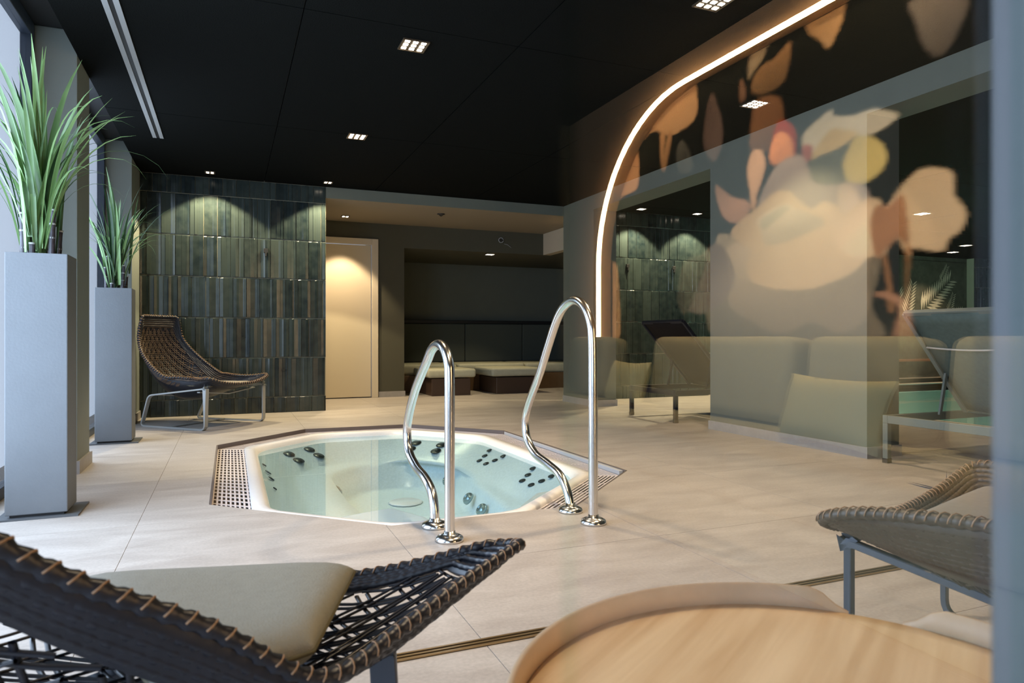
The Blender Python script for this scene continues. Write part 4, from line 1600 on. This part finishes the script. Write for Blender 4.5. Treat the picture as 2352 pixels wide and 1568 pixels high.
# mural: flat print, with a painted glow low down, as colours on a fine grid
MURAL = [
    ((0.42,0.26,0.14),[(3.36,2.32),(3.29,2.19),(3.32,2.09),(3.46,2.06),(3.59,2.07),(3.73,2.14),(3.89,2.1),(4.1,2.0),(4.28,1.92),(4.16,2.17),(3.78,2.3)]),
    ((0.35,0.2,0.1),[(3.66,2.09),(3.61,2.08),(3.63,1.95),(3.57,2.09),(3.54,2.06),(3.6,1.87),(3.65,1.88)]),
    ((0.42,0.25,0.14),[(3.93,2.09),(3.91,1.95),(3.93,1.81),(4.1,1.79),(4.28,1.73),(4.28,1.85),(4.05,2.05)]),
    ((0.1,0.07,0.06),[(3.16,2.19),(3.11,2.11),(3.07,1.98),(3.08,1.86),(3.15,1.8),(3.23,1.92),(3.21,2.09)]),
    ((0.07,0.07,0.06),[(3.44,2.0),(3.36,1.91),(3.34,1.8),(3.46,1.81),(3.49,1.94)]),
    ((0.3,0.24,0.16),[(2.79,2.34),(2.72,2.33),(2.75,2.25),(2.82,2.2),(2.86,2.17),(2.85,2.28)]),
    ((0.2,0.12,0.06),[(2.57,2.25),(2.58,2.14),(2.62,2.07),(2.73,2.05),(2.84,2.1),(2.79,2.19),(2.67,2.21)]),
    ((0.14,0.08,0.05),[(2.92,2.19),(2.88,2.11),(2.9,2.06),(2.93,2.09)]),
    ((0.48,0.3,0.15),[(2.46,2.34),(2.27,2.34),(2.26,2.24),(2.3,2.17),(2.34,2.13),(2.39,2.19),(2.46,2.26)]),
    ((0.1,0.09,0.08),[(1.93,2.16),(1.71,2.08),(1.73,1.97),(1.8,1.89),(1.87,1.95),(1.91,2.07)]),
    ((0.16,0.08,0.04),[(2.8,2.04),(2.64,2.0),(2.62,1.85),(2.7,1.76),(2.77,1.76),(2.85,1.8),(2.84,1.94)]),
    ((0.3,0.03,0.01),[(2.65,1.88),(2.56,1.84),(2.53,1.76),(2.54,1.68),(2.61,1.66),(2.7,1.74)]),
    ((0.75,0.3,0.12),[(2.64,1.83),(2.57,1.78),(2.55,1.7),(2.57,1.66),(2.67,1.67),(2.71,1.71),(2.69,1.79)]),
    ((0.6,0.38,0.24),[(2.83,1.78),(2.76,1.76),(2.74,1.68),(2.77,1.6),(2.8,1.54),(2.81,1.47),(2.84,1.48),(2.85,1.57),(2.87,1.69)]),
    ((0.05,0.05,0.05),[(2.87,1.54),(2.85,1.54),(2.85,1.47),(2.87,1.48)]),
    ((0.44,0.42,0.34),[(2.49,1.77),(2.37,1.83),(2.32,1.84),(2.31,1.81),(2.2,1.78),(2.11,1.78),(1.99,1.72),(2.03,1.69),(2.11,1.67),(2.2,1.65),(2.34,1.65),(2.47,1.69)]),
    ((0.34,0.1,0.08),[(2.49,1.72),(2.43,1.7),(2.45,1.64),(2.49,1.64)]),
    ((0.46,0.36,0.18),[(2.42,1.68),(2.33,1.75),(2.25,1.73),(2.18,1.69),(2.27,1.64),(2.39,1.62),(2.44,1.63)]),
    ((0.1,0.11,0.08),[(2.44,1.64),(2.27,1.66),(2.17,1.69),(2.2,1.63),(2.22,1.52),(2.2,1.47),(2.34,1.5),(2.43,1.55),(2.46,1.61)]),
    ((0.5,0.42,0.16),[(2.19,1.68),(2.11,1.66),(2.05,1.6),(2.04,1.54),(2.07,1.5),(2.14,1.47),(2.22,1.48),(2.26,1.57),(2.23,1.64)]),
    ((0.36,0.3,0.27),[(2.8,1.45),(2.7,1.63),(2.61,1.68),(2.51,1.68),(2.46,1.62),(2.43,1.54),(2.34,1.5),(2.23,1.49),(2.14,1.45),(2.12,1.35),(2.25,1.3),(2.61,1.35)]),
    ((0.62,0.5,0.38),[(2.28,1.48),(2.22,1.48),(2.18,1.43),(2.17,1.36),(2.22,1.33),(2.28,1.38)]),
    ((0.4,0.24,0.17),[(3.13,1.66),(2.99,1.57),(2.88,1.53),(2.85,1.48),(2.92,1.42),(3.06,1.47)]),
    ((0.34,0.29,0.21),[(3.13,1.33),(2.92,1.35),(2.13,1.24),(2.11,0.94),(2.12,0.78),(3.13,0.78)]),  # glow fading down to the sofa, painted into the print
    ((0.5,0.41,0.3),[(2.99,1.31),(2.2,1.25),(2.13,1.05),(2.14,0.89),(2.27,0.82),(2.44,0.87),(2.64,0.82),(2.85,0.89),(3.02,1.0)]),  # brighter inner step of the painted glow
    ((0.75,0.58,0.38),[(3.0,1.37),(2.92,1.43),(2.79,1.48),(2.68,1.53),(2.58,1.52),(2.52,1.47),(2.44,1.41),(2.37,1.43),(2.3,1.4),(2.25,1.35),(2.19,1.38),(2.13,1.4),(2.07,1.38),(2.05,1.34),(1.97,1.42),(1.89,1.47),(1.82,1.46),(1.76,1.43),(1.75,1.39),(1.75,1.34),(1.71,1.28),(1.71,1.24),(1.73,1.2),(1.77,1.18),(1.79,1.14),(1.84,1.14),(1.92,1.16),(1.93,1.13),(1.96,1.16),(1.99,1.21),(2.03,1.19),(2.05,1.14),(2.12,1.15),(2.2,1.09),(2.34,1.05),(2.47,1.03),(2.7,1.05),(2.85,1.11),(2.87,1.2),(2.85,1.27),(2.92,1.3)]),
    ((0.62,0.54,0.4),[(2.79,1.42),(2.61,1.46),(2.52,1.42),(2.39,1.36),(2.37,1.32),(2.5,1.29),(2.64,1.27),(2.74,1.28),(2.77,1.35)]),
    ((0.44,0.42,0.32),[(2.77,1.41),(2.64,1.45),(2.57,1.44),(2.64,1.4),(2.73,1.36),(2.76,1.36)]),
    ((0.9,0.7,0.48),[(2.34,1.39),(2.25,1.33),(2.13,1.39),(2.11,1.27),(2.11,1.15),(2.22,1.16),(2.3,1.23),(2.33,1.31)]),
    ((0.42,0.22,0.12),[(2.09,1.36),(2.03,1.35),(1.96,1.38),(1.94,1.18),(1.99,1.21),(2.04,1.17),(2.09,1.14),(2.12,1.28)]),
    ((0.36,0.18,0.08),[(2.06,1.15),(2.04,1.14),(2.02,1.04),(2.0,0.92),(2.03,0.91),(2.04,1.03)]),
    ((0.36,0.16,0.06),[(1.95,1.17),(1.93,1.16),(1.94,1.07),(1.94,0.93),(1.96,0.91),(1.95,1.04)]),
    ((0.52,0.28,0.17),[(2.09,0.99),(2.03,0.99),(1.95,0.95),(1.93,0.9),(1.92,0.76),(2.01,0.76),(2.0,0.85),(1.98,0.91),(2.01,0.95),(2.1,0.98)]),
    ((0.3,0.24,0.2),[(3.13,1.33),(3.04,1.28),(2.97,1.17),(2.99,1.07),(3.1,0.98),(3.29,0.94),(3.46,1.03),(3.29,1.25)]),
    ((0.16,0.13,0.09),[(3.41,1.26),(3.21,1.26),(3.29,1.09),(3.41,0.94),(3.48,1.05)]),
    ((0.4,0.27,0.16),[(4.38,1.3),(4.22,1.33),(4.17,1.22),(4.16,0.79),(4.38,0.78)]),
]


def smooth_poly(p, n=6):
    N = len(p)
    out = []
    for i in range(N):
        p0, p1, p2, p3 = [np.array(p[(i + k - 1) % N]) for k in range(4)]
        for j in range(n):
            u = j / n
            out.append(0.5 * ((2 * p1) + (p2 - p0) * u + (2 * p0 - 5 * p1 + 4 * p2 - p3) * u * u + (3 * p1 - p0 - 3 * p2 + p3) * u ** 3))
    return np.array(out)


def inside(P, poly):
    x, y = P[:, 0], P[:, 1]
    r = np.zeros(len(P), bool)
    j = len(poly) - 1
    for i in range(len(poly)):
        xi, yi = poly[i]
        xj, yj = poly[j]
        c = (yi > y) != (yj > y)
        r ^= c & (x < (xj - xi) * (y - yi) / (yj - yi + 1e-12) + xi)
        j = i
    return r


v0, v1, z0, z1 = 0.62, 4.25, 0.0, 2.29
nx, nz = 300, 200
gv, gz = np.meshgrid(np.linspace(v0, v1, nx), np.linspace(z0, z1, nz))
G = np.stack([gv.ravel(), gz.ravel()], 1)
col = np.tile(np.array([0.006, 0.007, 0.006]), (len(G), 1))
for c, poly in MURAL:
    sp_ = smooth_poly(poly)
    acc = np.zeros(len(G))
    for ox, oy in ((0, 0), (.008, 0), (-.008, 0), (0, .008), (0, -.008)):
        acc += inside(G + np.array([ox, oy]), sp_)
    acc /= 5
    base = np.array(c)
    # soft watercolour modelling inside every petal
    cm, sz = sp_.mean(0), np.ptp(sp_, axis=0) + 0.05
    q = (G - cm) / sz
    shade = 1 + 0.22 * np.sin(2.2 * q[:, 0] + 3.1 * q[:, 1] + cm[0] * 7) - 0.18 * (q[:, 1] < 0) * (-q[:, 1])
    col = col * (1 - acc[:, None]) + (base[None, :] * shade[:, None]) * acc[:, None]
col = np.clip(col, 0.004, 0.95)
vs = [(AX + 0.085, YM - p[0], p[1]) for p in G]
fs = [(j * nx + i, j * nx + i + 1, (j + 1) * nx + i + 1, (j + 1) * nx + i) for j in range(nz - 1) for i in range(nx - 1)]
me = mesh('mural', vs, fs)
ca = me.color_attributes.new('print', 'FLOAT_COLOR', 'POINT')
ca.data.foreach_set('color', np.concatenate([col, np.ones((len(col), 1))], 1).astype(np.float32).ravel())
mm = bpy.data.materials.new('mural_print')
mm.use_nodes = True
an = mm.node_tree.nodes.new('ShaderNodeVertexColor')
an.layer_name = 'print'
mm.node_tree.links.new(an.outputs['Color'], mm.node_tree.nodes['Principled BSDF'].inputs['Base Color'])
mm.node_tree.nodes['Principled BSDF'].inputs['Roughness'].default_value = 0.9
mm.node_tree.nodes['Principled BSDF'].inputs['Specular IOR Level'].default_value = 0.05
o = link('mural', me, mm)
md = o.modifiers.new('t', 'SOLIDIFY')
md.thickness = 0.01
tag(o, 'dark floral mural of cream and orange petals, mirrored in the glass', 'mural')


# sofa in the niche
sf = thing('sofa', (0, 0, 0), 'long olive sofa in front of the mural, mirrored in the glass', 'sofa')
soft_box(1.58, 2.40, YM - 4.24, YM - 0.75, 0.02, 0.24, 0.02, 'base', M['sofa'], sf)
for k in range(3):
    soft_box(1.56, 2.30, YM - 4.22 + k * 1.16, YM - 4.22 + k * 1.16 + 1.15, 0.242, 0.42, 0.05, 'seat_cushion', M['sofa'], sf)


def soft_pillow(cx_, cy_, cz_, w, h, th, ry, rz, m, label):
    """Pillow standing in the y-z plane, w along y, pinched corners."""
    vs, fs = [], []
    N = 14
    for side in (1, -1):
        for i in range(N + 1):
            for j in range(N + 1):
                a, b = i / N * 2 - 1, j / N * 2 - 1
                e = max(0, (1 - a ** 4) * (1 - b ** 4)) ** 0.6
                pin = 1 - 0.10 * (1 - a * a) * b * b
                pin2 = 1 - 0.10 * (1 - b * b) * a * a
                vs.append((side * th / 2 * e, a * w / 2 * pin2, b * h / 2 * pin))
    K = (N + 1) ** 2
    for s_ in (0, 1):
        for i in range(N):
            for j in range(N):
                q = (s_ * K + i * (N + 1) + j, s_ * K + (i + 1) * (N + 1) + j, s_ * K + (i + 1) * (N + 1) + j + 1, s_ * K + i * (N + 1) + j + 1)
                fs.append(q if s_ == 0 else tuple(reversed(q)))
    o_ = MB().add(vs, fs, True).build('pillow', m)
    o_.location = (cx_, cy_, cz_)
    o_.rotation_euler = (0, ry, rz)
    tag(o_, label, 'cushion', 'pillows on the mirrored sofa')
    return o_


for cv, w, tilt, lab in ((2.72, 1.02, 0, 'wide olive back cushion mirrored across the wall block'), (1.88, 0.50, 0.0, 'olive back cushion mirrored left of the wall block corner'),
                         (3.98, 0.50, 0, 'olive back cushion mirrored beside the foot of the LED arch'), (1.30, 0.46, 0, 'olive back cushion mirrored over the lounger sling')):
    o = soft_box(-0.09, 0.09, -w / 2, w / 2, -0.19, 0.19, 0.06, 'back_cushion', M['sofa'], None)
    o.location = (2.26, YM - cv, 0.612)
    o.rotation_euler = (0, 0.12, 0)
    tag(o, lab, 'cushion', 'back cushions of the mirrored sofa')
soft_pillow(1.93, YM - 1.76, 0.545, 0.50, 0.25, 0.12, 0.30, 0.12, M['pillow'], 'pale linen pillow mirrored low on the wall block')
soft_pillow(2.04, YM - 3.25, 0.555, 0.36, 0.24, 0.12, 0.3, 0.0, M['pillow'], 'small yellow olive pillow mirrored over the tiled wall')
# added fill spots that brighten the mural and sofa, no fixtures
for yy, pw_ in ((-1.75, 260), (-3.0, 170)):
    spot('niche_fill', (1.35, yy, 2.38), pw_, 95, 0.9, (1.0, 0.74, 0.46), 0.06, direction=(1.1, 0, -0.95))

# ------------------------------------------------------------ glass door leaf right in front of the camera
gd = thing('glass_door', (0, 0.12, 0), 'clear glass door leaf with blurred grey frame post at the right edge', 'door')
box('post', M['post'], 0.2030, 0.26, -0.008, 0.010, 0.0, 2.44, gd, 0.002, 1)
pn = box('pane', M['door_glass'], 0.062, 0.2029, -0.0035, 0.0035, 0.002, 2.44, gd)
pn.data.materials.append(M['clear_edge'])
for p in pn.data.polygons:
    if abs(p.normal.y) < 0.5:
        p.material_index = 1
box('floor_rail', M['brass'], 0.0, 0.26, -0.012, 0.012, 0.0, 0.004, gd)
